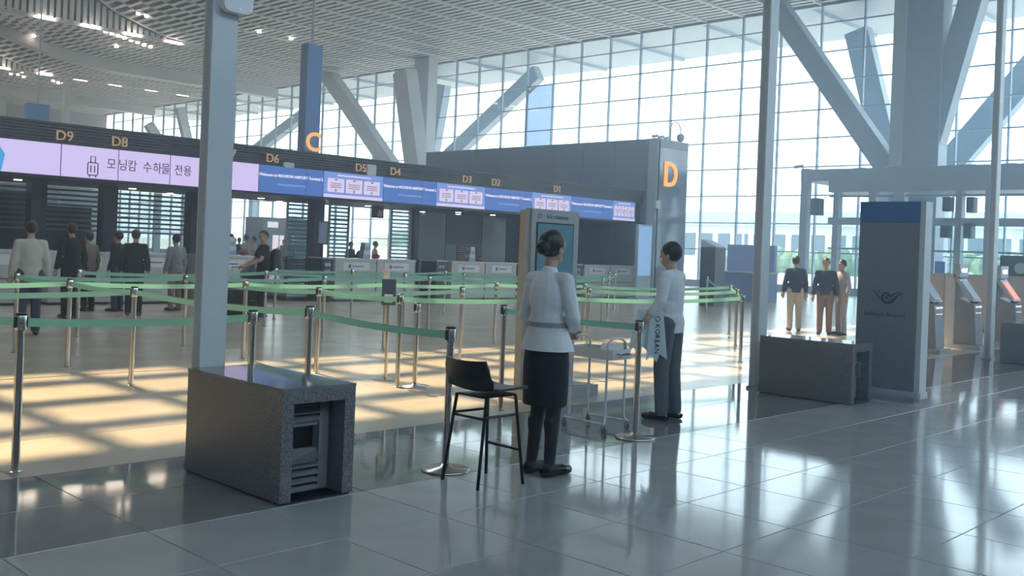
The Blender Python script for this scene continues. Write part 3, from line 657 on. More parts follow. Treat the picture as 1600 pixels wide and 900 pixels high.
# service booth right of the tower
p = fl(1150, 470); t = empty('service_booth', (p.x, p.y, 0), rz=0, label='blue grey service booth right of the sign tower', cat='booth'); MB().box(0, 1.2, -1.0, 1.0, 0, 1.05).build('counter', mat('booth blue', lin(110, 130, 170), .4, noise=.05), t)
MB().box(.9, 1.1, -1.0, 1.0, 1.05, 2.1).build('back_board', mat('booth lilac', lin(140, 155, 205), .4, noise=.05), t); MB().box(-.05, 1.2, -1.05, 1.05, 1.05, 1.1).build('counter_top', DESKT, t)
p = fl(1103, 478); t = empty('bin_cabinet', (p.x, p.y, 0), label='dark grey cabinet with a sloped lid beside the sign tower', cat='cabinet'); MB().box(0, .6, -.28, .28, 0, 1.9).build('body', CHAR, t); MB().hexa([(0,-.28,1.9),(.6,-.28,1.9),(.6,.28,1.9),(0,.28,1.9),(0,-.28,1.92),(.6,-.28,1.92),(.6,.28,2.15),(0,.28,2.15)]).build('lid', STEEL_GREY, t)

# ---- hanging island signs
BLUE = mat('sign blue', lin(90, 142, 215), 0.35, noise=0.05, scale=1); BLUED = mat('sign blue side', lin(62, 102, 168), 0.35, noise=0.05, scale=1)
def hang(x, y, ztop, zbot, w, d, letter, label):
    t = empty('hanging_island_sign', (x, y, 0), label=label, cat='sign')
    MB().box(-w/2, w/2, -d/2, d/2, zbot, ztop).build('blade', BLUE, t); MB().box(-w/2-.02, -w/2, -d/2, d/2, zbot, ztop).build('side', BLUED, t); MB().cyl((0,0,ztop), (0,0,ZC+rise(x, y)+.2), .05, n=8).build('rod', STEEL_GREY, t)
    if letter: text('letter', letter, 1.1, (w*.06, -d/2-.03, atx(488, 223, 24).z), _X, _Z, ORANGE, t, .05, bold=.02)
pc_ = atx(487, 100, 24)
hang(24.0, pc_.y, atx(487, 71, 24).z, 4.6, .72, .5, 'C', 'tall blue hanging sign with an orange C')
q = aty(59, 163, 60); hang(q.x, 60, q.z, 6.5, 1.15, .6, None, 'smaller far blue hanging sign above the D9 letters')

# ================================================================== ENTRANCE PORTAL, PARTITION
XP = 40.0
t = empty('entrance_portal', (XP, 0, 0), label='grey entrance portal with deep beam under the branching column', cat='portal')
L = lambda x, y: atx(x, y, XP)
zt, zb_, ye = L(1300, 264).z, L(1400, 299).z, L(1295, 280).y
MB().box(0, 3.5, 6, ye, zb_, zt).build('beam', STEEL_GREY, t)
MB().box(-.03, 3.5, ye, L(1252, 270).y, L(1260, 287).z+.1, zt).build('end_frame', STEEL_GREY, t); MB().box(0, .35, L(1262, 300).y, L(1251, 300).y, 0, zt+.05).build('end_post', STEEL_GREY, t)
for x0, x1 in ((1301, 1309), (1356, 1367), (1492, 1502), (1538, 1548), (1395, 1412), (1600, 1610)): MB().box(0, .4, L(x1, 340).y, L(x0, 340).y, 0, zb_).build('post', STEEL_GREY, t)
MB().box(.05, .25, 6, ye, L(1400, 352).z, L(1400, 340).z).build('door_rail', STEEL_GREY, t); MB().box(.1, .2, 6, ye, L(1400, 307).z, L(1400, 304).z).build('light_rail', MULL, t)
MB().box(.12, .18, 6, ye, L(1400, 392).z, L(1400, 389).z).build('push_bar', MULL, t)
for i in range(5): MB().box(.14, .16, 8.1+2.3*i, 10.2+2.3*i, .05, 3.1).build('pane', PANE, t)
for i in range(9): MB().box(.6+.0, .8, ye-.8-1.5*i-.5, ye-.8-1.5*i, zt-.02, zt+.08).build('roof_fitting', WHITE_MET, t)
for x0, x1, y0, y1, lab in ((1275, 1288, 311, 337, 'dark vertical fin box hung left of the pylon top'), (1480, 1491, 309, 331, 'upper fin box right of the pylon'), (1478, 1490, 353, 372, 'lower fin box right of the pylon'), (1517, 1528, 309, 333, 'upper fin box beside the tall slim column'), (1514, 1526, 350, 373, 'lower fin box beside the tall slim column')):
    MB().box(39.5, 39.98, L(x1, 320).y, L(x0, 320).y, L(x0, y1).z, L(x0, y0).z).build('fin_box', CHAR, label=lab, cat='box')
# camera on the portal end
p = L(1253, 268); t2 = empty('security_camera', (p.x+.1, p.y, zt+.06), label='small camera at the top corner of the entrance portal', cat='camera'); MB().bar((0, .0, .12), (-.3, .25, .05), .12, .14).build('housing', STEEL_GREY, t2); MB().cyl((0,0,0), (0,0,.1), .03, n=8).build('bracket', BLACKM, t2)
BEIGE = mat('beige partition', (0.36, 0.345, 0.34), 0.5, noise=0.05, scale=2)
t = empty('partition_wall', (25, 0, 0), label='low beige partition wall behind the self check-in kiosks', cat='partition')
for i in range(5): MB().box(0, .1, 3.3+1.5*i+.005, 4.8+1.5*i-.005, .09, 1.40).build('panel', BEIGE, t)
MB().box(.01, .09, 3.3, 10.8, 0, .09).build('plinth', DARKC, t)
p = atx(1595, 410, 30); t = empty('dark_sign_board', (30, p.y, 0), label='dark sign board with a pale emblem behind the third kiosk', cat='sign'); MB().box(0, .08, -.55, .55, 1.25, 1.95).build('board', CHAR, t); MB().lathe([(.12,0),(.16,0),(.16,.02),(.12,.02)], (0,0,0), 16).build('emblem', STEEL_GREY, t)
e_ = [o for o in bpy.data.objects if o.parent == t and o.name.startswith('emblem')][0]; e_.rotation_euler = (0, -PI/2, 0); e_.location = (0, 0, 1.6)
for s_ in (-.45, .45): MB().cyl((.04, s_, 0), (.04, s_, 1.25), .025, n=8).build('leg', BLACKM, t)
# rolled banner stand beside kiosk
p = fl(1466, 486); t = empty('banner_stand', (p.x, p.y, 0), label='slim blue and white banner stand behind the first kiosk', cat='banner'); MB().cyl((0,0,0), (0,0,.05), .25, n=16).build('base', STEEL_GREY, t)
MB().box(-.03, .03, -.17, .17, .05, 1.1).build('white_banner', PAPER, t); MB().box(-.03, .03, -.17, .17, 1.1, 1.75).build('blue_banner', BLUE, t)

# ================================================================== SELF CHECK-IN KIOSKS
KM = mat('kiosk grey metal', (0.42, 0.43, 0.47), 0.35, noise=0.04, scale=4); KB = mat('kiosk brown side', (0.24, 0.23, 0.24), 0.4, noise=0.05); KL = mat('kiosk light column', (0.58, 0.58, 0.58), 0.4, noise=0.04)
KSCR = ef('kiosk screen', (95, 110, 140), .6); KSCR2 = ef('kiosk orange screen', (225, 120, 85), .8); KLED = ef('kiosk led', (235, 240, 255), 1.2)
def kiosk(x, y, scr, label):
    t = empty('check_in_kiosk', (x, y, 0), label=label, cat='kiosk')     # front faces -Y
    MB().box(-.22, .22, .18, .36, 0, 1.42).build('rear_column', KL, t)
    MB().hexa([(-.21,-.22,.08),(.21,-.22,.08),(.21,.2,.08),(-.21,.2,.08),(-.21,-.16,.86),(.21,-.16,.86),(.21,.16,.98),(-.21,.16,.98)]).build('lower_body', KB, t)
    MB().hexa([(-.2,-.235,.1),(.2,-.235,.1),(.2,-.222,.1),(-.2,-.222,.1),(-.2,-.178,.85),(.2,-.178,.85),(.2,-.163,.85),(-.2,-.163,.85)]).build('front_plate', KM, t)
    MB().box(-.26, .26, -.32, .3, 0, .08).build('foot', KM, t)
    h = MB().hexa([(-.22,-.17,.92),(.22,-.17,.92),(.22,-.09,.92),(-.22,-.09,.92),(-.22,.14,1.36),(.22,.14,1.36),(.22,.22,1.36),(-.22,.22,1.36)]).build('screen_head', KM, t)
    MB().hexa([(-.17,-.165,.955),(.17,-.165,.955),(.17,-.155,.95),(-.17,-.155,.95),(-.17,.085,1.30),(.17,.085,1.30),(.17,.095,1.30),(-.17,.095,1.30)]).build('display', scr, h)
    c = MB().box(-.22, .22, .1, .22, 1.37, 1.62).build('crown', KM, t); [MB().box(-.15+.05*i, -.115+.05*i, .09, .10, 1.47-.012*(i % 2), 1.53+.01*(i % 3)).build('lit_glyph', KLED, c) for i in range(6)]
    MB().box(-.16, .16, -.12, -.08, .87, .93).build('tray_slot', BLACKP, t)
    for xx, zz in ((-.12, .80), (.05, .80), (-.12, .68), (.03, .68)): MB().box(xx, xx+.12, -.19, -.175, zz, zz+.025).build('status_light', KLED, t)
kiosk(18.25, 7.05, KSCR, 'self check-in kiosk with a dark screen beside the grey pylon')
kiosk(19.95, 6.95, KSCR, 'self check-in kiosk left of the tall slim column')
kiosk(21.65, 6.75, KSCR2, 'self check-in kiosk with an orange screen behind the third granite block')

# ================================================================== GRANITE BLOCKS, SLIM COLUMNS, PYLON
VENT = mat('vent grey metal', (0.20, 0.21, 0.22), 0.4, noise=0.05)
def block(x0, y0, x1, y1, h, label):
    t = empty('granite_block', (x0, y0, 0), label=label, cat='plinth'); w, d = x1-x0, y1-y0; j = .075 if w < .6 else .09; dp = .16
    MB().box(0, .03, 0, d, .012, h-.02).build('side_slab', GRANITE, t); MB().box(w-.03, w, 0, d, .012, h-.02).build('side_slab', GRANITE, t); MB().box(.03, w-.03, dp+.05, d, .012, h-.02).build('core', GRANITE, t)
    MB().box(-.004, w+.004, -.006, d, h-.02, h).build('top_slab', GRANITE_TOP, t)
    MB().prism([(-.003,.012),(j,.012),(j,h-.02-j),(-.003,h-.021)], (0,-.004,0), _X, _Z, _Y, dp).build('jamb', GRANITE, t); MB().prism([(w+.003,.012),(w-j,.012),(w-j,h-.02-j),(w+.003,h-.021)], (0,-.004,0), _X, _Z, _Y, dp).build('jamb', GRANITE, t)
    MB().prism([(0,h-.021),(j,h-.02-j),(w-j,h-.02-j),(w,h-.021)], (0,-.004,0), _X, _Z, _Y, dp).build('lintel', GRANITE, t)
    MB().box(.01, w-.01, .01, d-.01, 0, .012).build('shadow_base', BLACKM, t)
    v = MB().box(j, w-j, dp, dp+.05, .012, h-.02-j).build('vent', VENT, t)
    MB().box(w-j-.09, w-j-.02, dp-.03, dp, .03, h-.1).build('vent_frame', VENT, t)
    n = 12
    for i in range(n):
        z = .03 + (h-.12)*i/n
        if .20 < z < .45: x1_ = (w*.62, w-j-.09)
        else: x1_ = (j, w-j-.09)
        MB().hexa([(x1_[0],dp-.045,z),(x1_[1],dp-.045,z),(x1_[1],dp,z+.03),(x1_[0],dp,z+.03),(x1_[0],dp-.045,z+.008),(x1_[1],dp-.045,z+.008),(x1_[1],dp,z+.038),(x1_[0],dp,z+.038)]).build('louvre', VENT, v, fix=False)
    MB().box(j, w*.6, dp-.05, dp, .30, .44).build('opening', BLACKM, v); MB().hexa([(j,dp-.05,.20),(w*.62,dp-.05,.20),(w*.62,dp,.20),(j,dp,.20),(j,dp-.05,.30),(w*.6,dp-.10,.30),(w*.6,dp,.30),(j,dp,.30)]).build('hood', VENT, v)
    MB().box(w*.56, w*.60, dp-.12, dp, .28, .46).build('hood_cheek', VENT, v); MB().box(j, w*.60, dp-.10, dp, .44, .455).build('hood_lip', VENT, v)
block(3.27, 4.97, 3.79, 6.10, .685, 'granite block with a recessed vent beside the white signal column')
block(10.40, 4.82, 10.90, 5.95, .67, 'granite block next to the grey airport pylon')
block(17.60, 4.45, 18.10, 5.60, .67, 'granite block in front of the orange-screen kiosk')
def slim(x, y, z, label, box):
    t = empty('slim_column', (x, y, 0), label=label, cat='column'); MB().box(0, .19, 0, .11, .0, z).build('shaft', WHITE_MET, t); MB().box(-.003, 0, .02, .09, .02, z).build('side_channel', STEEL_GREY, t)
    MB().box(-.02, .21, -.02, .13, 0, .03).build('base_plate', STEEL_GREY, t)
    if box:
        b = MB().rbox((.15, -.002, 3.22), _X, _Z, -_Y, .22, .26, .07, .05).build('wireless_box', mat('white plastic', (.78, .79, .80), .35, noise=.02), t)
        MB().cyl((.16, -.073, 3.12), (.16, -.0745, 3.12), .006, n=8).build('indicator', ef('blue led', (120, 150, 255), 1.5), b)
slim(3.37, 6.14, 8.0, 'tall slim white column with a wireless box, behind the vented granite block', True)
slim(10.62, 6.10, 8.0, 'tall slim white column at the granite block beside the pylon', False)
slim(18.05, 5.90, 8.0, 'tall slim white column between the second and third kiosks', False)
PYM = mat('pylon grey', (0.20, 0.225, 0.26), 0.4, noise=0.04, scale=2); PYB = mat('pylon blue', lin(62, 108, 168), 0.35, noise=0.04); INK = mat('logo navy ink', lin(30, 52, 82), 0.5, noise=0.05); INKR = mat('logo red ink', lin(140, 70, 70), 0.5, noise=0.05)
t = empty('information_pylon', (11.2, 4.80, 0), label='tall grey airport pylon with a blue top band and bird emblem', cat='pylon')
MB().box(0, .17, -.34, .36, .12, 2.04).build('panel', PYM, t); MB().box(-.004, .17, -.34, .36, 2.045, 2.28).build('top_band', PYB, t)
MB().box(.01, .2, -.40, -.34, .10, 2.28).build('edge_profile', WHITE_MET, t); MB().box(-.03, .2, -.40, .38, .06, .13).build('kick_rail', STEEL_GREY, t); MB().box(0, .17, -.34, .36, 0, .06).build('foot', STEEL_GREY, t)
MB().box(-.005, .2, -.42, -.36, .06, .13).build('rail_end', WHITE_MET, t)
lc = atx(1386, 465, 11.2); ox, oz = lc.y-4.80, lc.z
U = -_Y
def lg(pts, ws, m=INK):
    MB().stroke(pts, ws, (-.001, ox, oz), U, _Z, -_X, .004).build('emblem_stroke', m, t)
def arc(cx, cy, r, a0, a1, n=14): return [(cx+r*math.cos(math.radians(a0+(a1-a0)*i/n)), cy+r*math.sin(math.radians(a0+(a1-a0)*i/n))) for i in range(n+1)]
k = .0011
sc = lambda P_: [((x-490)*.00062, (290-y)*.00062) for x, y in P_]
lg(sc([(170,155),(225,170),(280,215),(320,270),(345,310),(365,355)]), [.002,.010,.016,.018,.014,.004])
lg(sc([(235,148),(290,160),(330,185),(360,215),(372,235)]), [.002,.010,.014,.014,.004], INKR)
lg(sc([(560,250),(500,205),(440,210),(405,250),(398,300),(420,350),(470,388),(530,385),(590,350),(640,295),(690,240),(740,208),(800,192)]), [.008,.016,.022,.026,.030,.032,.034,.034,.030,.024,.018,.012,.002])
lg(sc([(545,320),(500,318),(475,290),(485,262),(520,250),(560,262),(600,235),(650,200),(700,185),(735,180)]), [.004,.018,.022,.022,.024,.030,.020,.014,.010,.002])
p = atx(1382, 491.5, 11.2); text('lettering', 'Incheon Airport', .073, (-.004, p.y-4.80, p.z), U, _Z, INK, t, .004)

# ================================================================== QUEUE POSTS AND BELTS
HP = 1.02
def post_meshes(h, disc):
    pole = MB().cyl((0,0,0), (0,0,h-.10), .026, n=14).mesh('pole'); head = MB().lathe([(.034,h-.105),(.036,h-.10),(.036,h-.006),(.032,h)], n=16).mesh('belt_head')
    cap = MB().lathe([(.037,h-.012),(.037,h-.004),(.03,h+.002)], n=16).mesh('cap'); slot = MB().box(-.040,-.028,-.014,.014,h-.09,h-.02).mesh('belt_slot'); slot2 = MB().box(.028,.040,-.014,.014,h-.09,h-.02).mesh('belt_slot')
    for me, m in ((pole, CHROME), (head, CHROME), (cap, BLACKP), (slot, BLACKP), (slot2, BLACKP)):
        fixn(me); me.materials.append(m)
        for p in me.polygons: p.use_smooth = True
        me.set_sharp_from_angle(angle=math.radians(40))
    r = [('pole', pole), ('belt_head', head), ('cap', cap), ('belt_slot', slot), ('belt_slot', slot2)]
    if disc:
        d = MB().lathe([(.17,0),(.172,.008),(.165,.016),(.05,.03),(.03,.05)], n=32).mesh('base_disc'); fixn(d); d.materials.append(CHROME)
        for p in d.polygons: p.use_smooth = True
        r.append(('base_disc', d))
    else:
        d = MB().lathe([(.045,0),(.045,.006),(.03,.012)], n=16).mesh('floor_socket'); fixn(d); d.materials.append(CHROME); r.append(('floor_socket', d))
    return r
KIT = post_meshes(HP, False); KITD = post_meshes(1.0, True); KITS = post_meshes(.93, True)
POSTS = {}
def post(key, x, y, label, kit=KIT, group=None):
    t = empty('queue_post', (x, y, 0), rz=random.uniform(-.3, .3) if kit is KIT else 0, label=label, cat='queue post', group=group)
    for n, me in kit: inst(n, me, t)
    POSTS[key] = (t, x, y, kit); return t
G = 'steel queue posts of the check-in lanes'; LB = 'polished steel queue post set in the beige floor of the check-in lanes'
for k, (x, y) in dict(L1=(2.41,6.69), S4=(4.06,6.62), S5=(4.80,6.95), B2=(6.86,6.70), S11=(6.99,8.42), A8=(9.6,8.25), F3=(13.16,7.85), M1=(2.3,9.9), L5=(4.68,9.92), S9=(6.9,9.82), S16=(9.35,9.95), A9=(11.9,9.8), F2=(15.6,9.42),
    M2=(2.4,11.6), L3=(4.7,11.59), S6=(6.92,11.49), S10=(9.3,11.55), B1=(11.59,11.52), R1=(13.6,11.30), F1=(17.85,10.93), L2=(4.72,13.28), L6=(6.95,13.14), S8=(9.55,13.45), S14=(12.0,13.65), A13=(14.9,13.6), R2=(17.6,14.1),
    L4=(6.17,14.9), S7=(9.8,15.6), S18=(12.55,15.0), S15=(14.6,15.5), R3=(19.2,15.2), S19=(10.9,17.0), S17=(12.7,16.9), A17=(15.6,17.2), R5=(22.0,17.2), R4=(24.0,19.0), F0=(24.5,15.8)).items():
    own = dict(S4='steel queue post behind the vented granite block, next to the slim column', S5='steel queue post behind the granite block, belted to the stool-side post', L1='steel queue post at the edge of the dark floor strip', B2='steel queue post between the bar stool and the information totem', S10='steel queue post carrying the cream card sign', S11='steel queue post right beside the shorter round-based post', F3='steel queue post in the sunlit floor behind the man in white shirt').get(k)
    post(k, x, y, own or LB, group=None if own else G)
post('S2', 4.69, 5.09, 'steel queue post on a round base beside the black stool', KITD)
post('S3', 6.82, 5.05, 'steel queue post on a round base in front of the white trolley', KITD)
post('S12', 7.17, 8.34, 'shorter steel queue post on a round base among the check-in lanes', KITS)
def belt(a, b, sag=None):
    t, x0, y0, kit = POSTS[a]; _, x1, y1, k1 = POSTS[b]; h0 = (HP if kit is KIT else 1.0)-.058; h1 = (HP if k1 is KIT else 1.0)-.058
    A = Vector((x0, y0, h0)); B = Vector((x1, y1, h1)); d = (B-A); Ln = d.length; d.normalize(); A += d*.036; B -= d*.036; n = 10; sg = .012*Ln if sag is None else sag
    m = MB(); sd = Vector((-d.y, d.x, 0)).normalized()*.0015; pts = [A.lerp(B, i/n) - Vector((0,0,sg*4*(i/n)*(1-i/n))) for i in range(n+1)]
    o = 0
    for p in pts: m.v += [tuple(p+sd+Vector((0,0,.027))), tuple(p-sd+Vector((0,0,.027))), tuple(p-sd-Vector((0,0,.027))), tuple(p+sd-Vector((0,0,.027)))]
    for i in range(n):
        for k in range(4): m.f.append((i*4+k, i*4+(k+1)%4, i*4+4+(k+1)%4, i*4+4+k))
    me = m.mesh('belt'); mt = Matrix.Rotation(-t.rotation_euler.z, 4, 'Z') @ Matrix.Translation(-Vector(t.location)); me.transform(mt)
    link('belt', me, BELT, t)
POSTS['E1'] = (POSTS['L1'][0], -1.2, 6.7, KIT)
for ch in ('S4 L1', 'S5 S2', 'L5 S5', 'B2 S3', 'L6 S9 S11', 'L2 L3 L5', 'S11 A8 F3', 'M1 L5', 'S9 S16 A9 F2', 'M2 L3', 'S6 S10 B1 R1 F1', 'L2 L6 S8 S14 A13 R2', 'L4 S7 S18 S15 R3', 'S7 S19 S17 A17 R5', 'R2 R3 R5 R4', 'F3 F2 F1', 'F1 F0', 'L3 S6', 'L1 M1'):
    c = ch.split()
    for a, b in zip(c[:-1], c[1:]): belt(a, b)
# paper signs on two posts
for key, dx, z0, z1, w, m, lab in (('S10', 0, 1.02, 1.20, .10, mat('cream card', (.66, .63, .55), .6, noise=.04), 'cream card sign standing on a queue post'), ('S11', .28, .86, 1.16, .16, mat('slate card', lin(70, 85, 105), .5, noise=.05), 'slate notice card with a white code panel beside a queue post')):
    _, x, y, _k = POSTS[key]; t = empty('post_sign', (x+dx, y+(.0 if key == 'S10' else .55), 0), rz=AZ-PI/2, label=lab, cat='sign')
    MB().box(-w/2, w/2, -.006, .006, z0, z1).build('card', m, t); MB().box(-w*.3, w*.3, -.009, -.006, z0+.03, z0+.03+w*.6).build('panel', PAPER, t)
    if key == 'S11': MB().cyl((0,0,0), (0,0,z0), .02, n=10).build('stem', CHROME, t); MB().cyl((0,0,0), (0,0,.012), .15, n=20).build('foot', CHROME, t)
    else: MB().cyl((0,0,z0-.001), (0,0,z0+.002), .03, n=10).build('clip', CHROME, t)

# ================================================================== INFORMATION TOTEM
TOT = mat('totem grey', (0.40, 0.42, 0.43), 0.4, noise=0.03, scale=3); TOTS = mat('totem side', (0.42, 0.38, 0.33), 0.45, noise=0.04)
t = empty('information_totem', (7.64, 7.1, 0), label='tall grey information totem with a glass screen behind the woman', cat='totem')
MB().box(0, .76, 0, .10, .12, 2.0).build('casing', TOT, t); MB().box(-.06, 0, .03, .12, .12, 1.98).build('side_casing', TOTS, t); MB().box(0, .76, .10, .16, .12, 1.97).build('rear_casing', TOTS, t)
MB().box(-.14, .86, -.28, .42, .0, .12).build('base_plate', TOT, t); MB().box(-.1, .82, -.24, .38, .12, .127).build('base_cover', mat('base cover dark', (.16, .17, .18), .3, noise=.05), t)
MB().box(.07, .67, -.008, 0, .72, 1.86).build('screen_frame', BLACKM, t); MB().box(.085, .655, -.012, -.008, .735, 1.845).build('screen', mat('screen glass dark', (.05, .10, .13), .05, noise=.3, scale=2, emit=lin(70, 110, 130), es=.35), t)
text('lettering', 'Information', .075, (.40, -.004, 1.925), _X, _Z, mat('engraved grey', (.26, .28, .30), .5, noise=.03), t, .004); MB().lathe([(.026,0),(.034,0),(.034,.003),(.026,.003)], n=20).build('info_ring', MATS['engraved grey'], t)
r_ = [o for o in bpy.data.objects if o.parent == t and o.name.startswith('info_ring')][0]; r_.rotation_euler = (PI/2, 0, 0); r_.location = (.12, 0, 1.925)

# ================================================================== STOOL
STM = mat('stool shell', (0.022, 0.023, 0.025), 0.38, noise=0.1, scale=20)
t = empty('bar_stool', (4.66, 4.70, 0), label='black shell bar stool beside the standing woman', cat='stool')
SH = .615; tops = [(-.12, .14), (-.12, -.14), (.16, .13), (.16, -.13)]; feet = [(-.17, .20), (-.19, -.16), (.20, .16), (.18, -.21)]
for (a, b), (c, d) in zip(tops, feet): MB().tube([(a, b, SH-.03), (a+(c-a)*.06, b+(d-b)*.06, SH-.06), (c, d, 0.0)], .0115, 8).build('leg', BLACKM, t, smooth=True)
def lp(i, f): a, b = tops[i]; c, d = feet[i]; return (a+(c-a)*f, b+(d-b)*f, SH-.03-(SH-.03)*f)
MB().cyl(lp(0, .24), lp(1, .24), .009, n=8).build('rear_rail', BLACKM, t); MB().cyl(lp(2, .62), lp(3, .62), .011, n=8).build('footrest', BLACKM, t); MB().cyl(lp(1, .22), lp(3, .22), .009, n=8).build('side_rail', BLACKM, t); MB().cyl(lp(0, .22), lp(2, .22), .009, n=8).build('side_rail', BLACKM, t)
MB().bar((-.13, 0, SH-.03), (.17, 0, SH-.03), .25, .014).build('seat_frame', BLACKM, t)
prof = [(.235, SH-.012), (.21, SH+.004), (.10, SH-.004), (-.05, SH-.006), (-.13, SH+.004), (-.175, SH+.035), (-.20, SH+.09), (-.215, SH+.15), (-.225, SH+.205)]
wid = [.17, .19, .20, .205, .21, .212, .21, .205, .185]; n = 10; m = MB(); th = .012
def shellp(i, u): x, z = prof[i]; w = wid[i]; c = (u*u)*(.022 if i < 5 else .035); return Vector((x + (c if i >= 5 else 0), u*w, z + (c if i < 6 else c*.3)))
for lay in (0, 1):
    for i in range(len(prof)):
        for k in range(n+1):
            p = shellp(i, -1+2*k/n); q0 = Vector(prof[max(i-1, 0)]); q1 = Vector(prof[min(i+1, len(prof)-1)]); tg = (q1-q0).normalized(); nn = Vector((-tg.y, 0, tg.x)); m.v.append(tuple(p + nn*(-th*lay)))
NV = len(prof)*(n+1)
for i in range(len(prof)-1):
    for k in range(n):
        a = i*(n+1)+k; m.f.append((a, a+1, a+n+2, a+n+1)); m.f.append((NV+a, NV+a+n+1, NV+a+n+2, NV+a+1))
for i in range(len(prof)-1):
    for k in (0, n): a = i*(n+1)+k; m.f.append((a, a+n+1, NV+a+n+1, NV+a))
for k in range(n):
    for i in (0, len(prof)-1): a = i*(n+1)+k; m.f.append((a, a+1, NV+a+1, NV+a))
m.build('seat_shell', STM, t, smooth=True)
MB().rbox((.06, 0, SH+.004), _X, _Y, _Z, .27, .30, .014, .06).build('seat_pad', mat('stool pad grey', (.16, .17, .18), .6, noise=.1, scale=30), t)

# ================================================================== TROLLEY
TW = mat('trolley white', (0.66, 0.68, 0.69), 0.35, noise=0.03)
t = empty('white_trolley', (6.93, 5.57, 0), label='white tubular trolley with a top tray behind the woman', cat='trolley')
hx, hy, zt_ = .13, .205, .70
for sy in (1, -1):
    pts = [(-hx, sy*hy, .14), (-hx, sy*hy, zt_+.04)] + [(-hx*math.cos(a), sy*hy, zt_+.04+.075*math.sin(a)) for a in [PI*i/8 for i in range(1, 8)]] + [(hx, sy*hy, zt_+.04), (hx, sy*hy, .14)]
    MB().tube(pts, .0105, 8).build('end_loop', TW, t, smooth=True)
for sx in (-1, 1):
    MB().tube([(sx*hx, hy, .14), (sx*(hx+.01), hy+.005, .10), (sx*(hx+.03), hy+.03, .075), (sx*(hx+.035), -hy-.03, .075), (sx*(hx+.01), -hy-.005, .10), (sx*hx, -hy, .14)], .0105, 8).build('base_rail', TW, t, smooth=True)
tr = MB().box(-hx-.005, hx+.005, -.25, .23, zt_-.07, zt_-.064).box(-hx-.008, -hx, -.25, .23, zt_-.07, zt_+.02).box(hx, hx+.008, -.25, .23, zt_-.07, zt_+.02).box(-hx, hx, -.258, -.25, zt_-.07, zt_+.02).box(-hx, hx, .23, .238, zt_-.07, zt_+.02).build('tray', TW, t)
MB().tube([(-.06, -.258, zt_-.02), (-.07, -.30, zt_-.02), (.07, -.30, zt_-.02), (.06, -.258, zt_-.02)], .006, 6).build('side_handle', BLACKM, tr)
for sx in (-1, 1):
    for sy in (1, -1):
        c_ = MB().cyl((sx*(hx+.035)-.009, sy*(hy+.02), .03), (sx*(hx+.035)+.009, sy*(hy+.02), .03), .03, n=14).build('caster_wheel', mat('caster grey', (.2, .2, .21), .5, noise=.1), t); MB().bar((sx*(hx+.035), sy*(hy+.02), .075), (sx*(hx+.035), sy*(hy+.02), .03), .022, .03).build('caster_fork', CHROME, c_)
t = empty('open_binder', (6.93, 5.42, zt_-.063), rz=.5, label='open white ring binder standing in the trolley tray', cat='binder')
MB().bar((-.09, 0, .02), (.06, 0, .11), .2, .012).build('cover', PAPER, t); MB().bar((.06, 0, .115), (.10, 0, .0), .2, .03).build('spine', BLACKP, t); MB().bar((-.07, 0, .045), (.055, 0, .12), .18, .006).build('pages', PAPER, t)
MB().box(-.07, .07, -.1, .06, 0, .05).build('black_pouch', BLACKP, label='black pouch lying in the trolley tray', cat='pouch').location = (6.93, 5.69, zt_-.062)

# ================================================================== PEOPLE
def garment(me, name, m, parent):
    me.materials.clear(); return link(name, me, m, parent, fix=False)
def bodyrig(pose):
    J = dict(neck0=(0,0,1.40), neck1=(.015,0,1.49), head=(.02,0,1.585), shL=(0,.175,1.375), shR=(0,-.175,1.375), elL=(-.02,.235,1.10), elR=(-.02,-.235,1.10), wrL=(.05,.25,.87), wrR=(.05,-.25,.87),
             hiL=(0,.088,.90), hiR=(0,-.088,.90), knL=(.015,.095,.49), knR=(.015,-.095,.49), anL=(-.015,.10,.085), anR=(-.015,-.10,.085), toL=(.15,.115,.03), toR=(.15,-.115,.03), chest=(0,0,1.25), belly=(0,0,1.07), pelvis=(0,0,.93))
    J.update(pose); return {k: Vector(v) for k, v in J.items()}
def hand(m, wr, el, side, s=1.0):
    d = (wr-el).normalized(); up = Vector((0,0,1)); sd = d.cross(up)
    if sd.length < .2: sd = Vector((1,0,0)).cross(d)*-1
    sd.normalize(); pn = sd.cross(d).normalized()
    k = wr + d*.085*s; m.cap(wr, k, .027*s, .033*s); m.cap(wr+sd*.012, k+sd*.02, .022, .024); m.cap(wr-sd*.012, k-sd*.02, .022, .024)
    for i, (o, l) in enumerate(((-.028, .062), (-.009, .075), (.010, .07), (.028, .055))):
        a = k + sd*o; b = a + d*l*.55 - pn*.012; c = b + d*l*.42 - pn*.03; m.cap(a, b, .0095, .009, 8); m.cap(b, c, .009, .0075, 8)
    th = sd*(-1 if side > 0 else 1); a = wr + d*.03 + th*.02; b = a + th*.035 + d*.03; c = b + d*.03 - pn*.01; m.cap(a, b, .012, .010, 8); m.cap(b, c, .010, .008, 8)
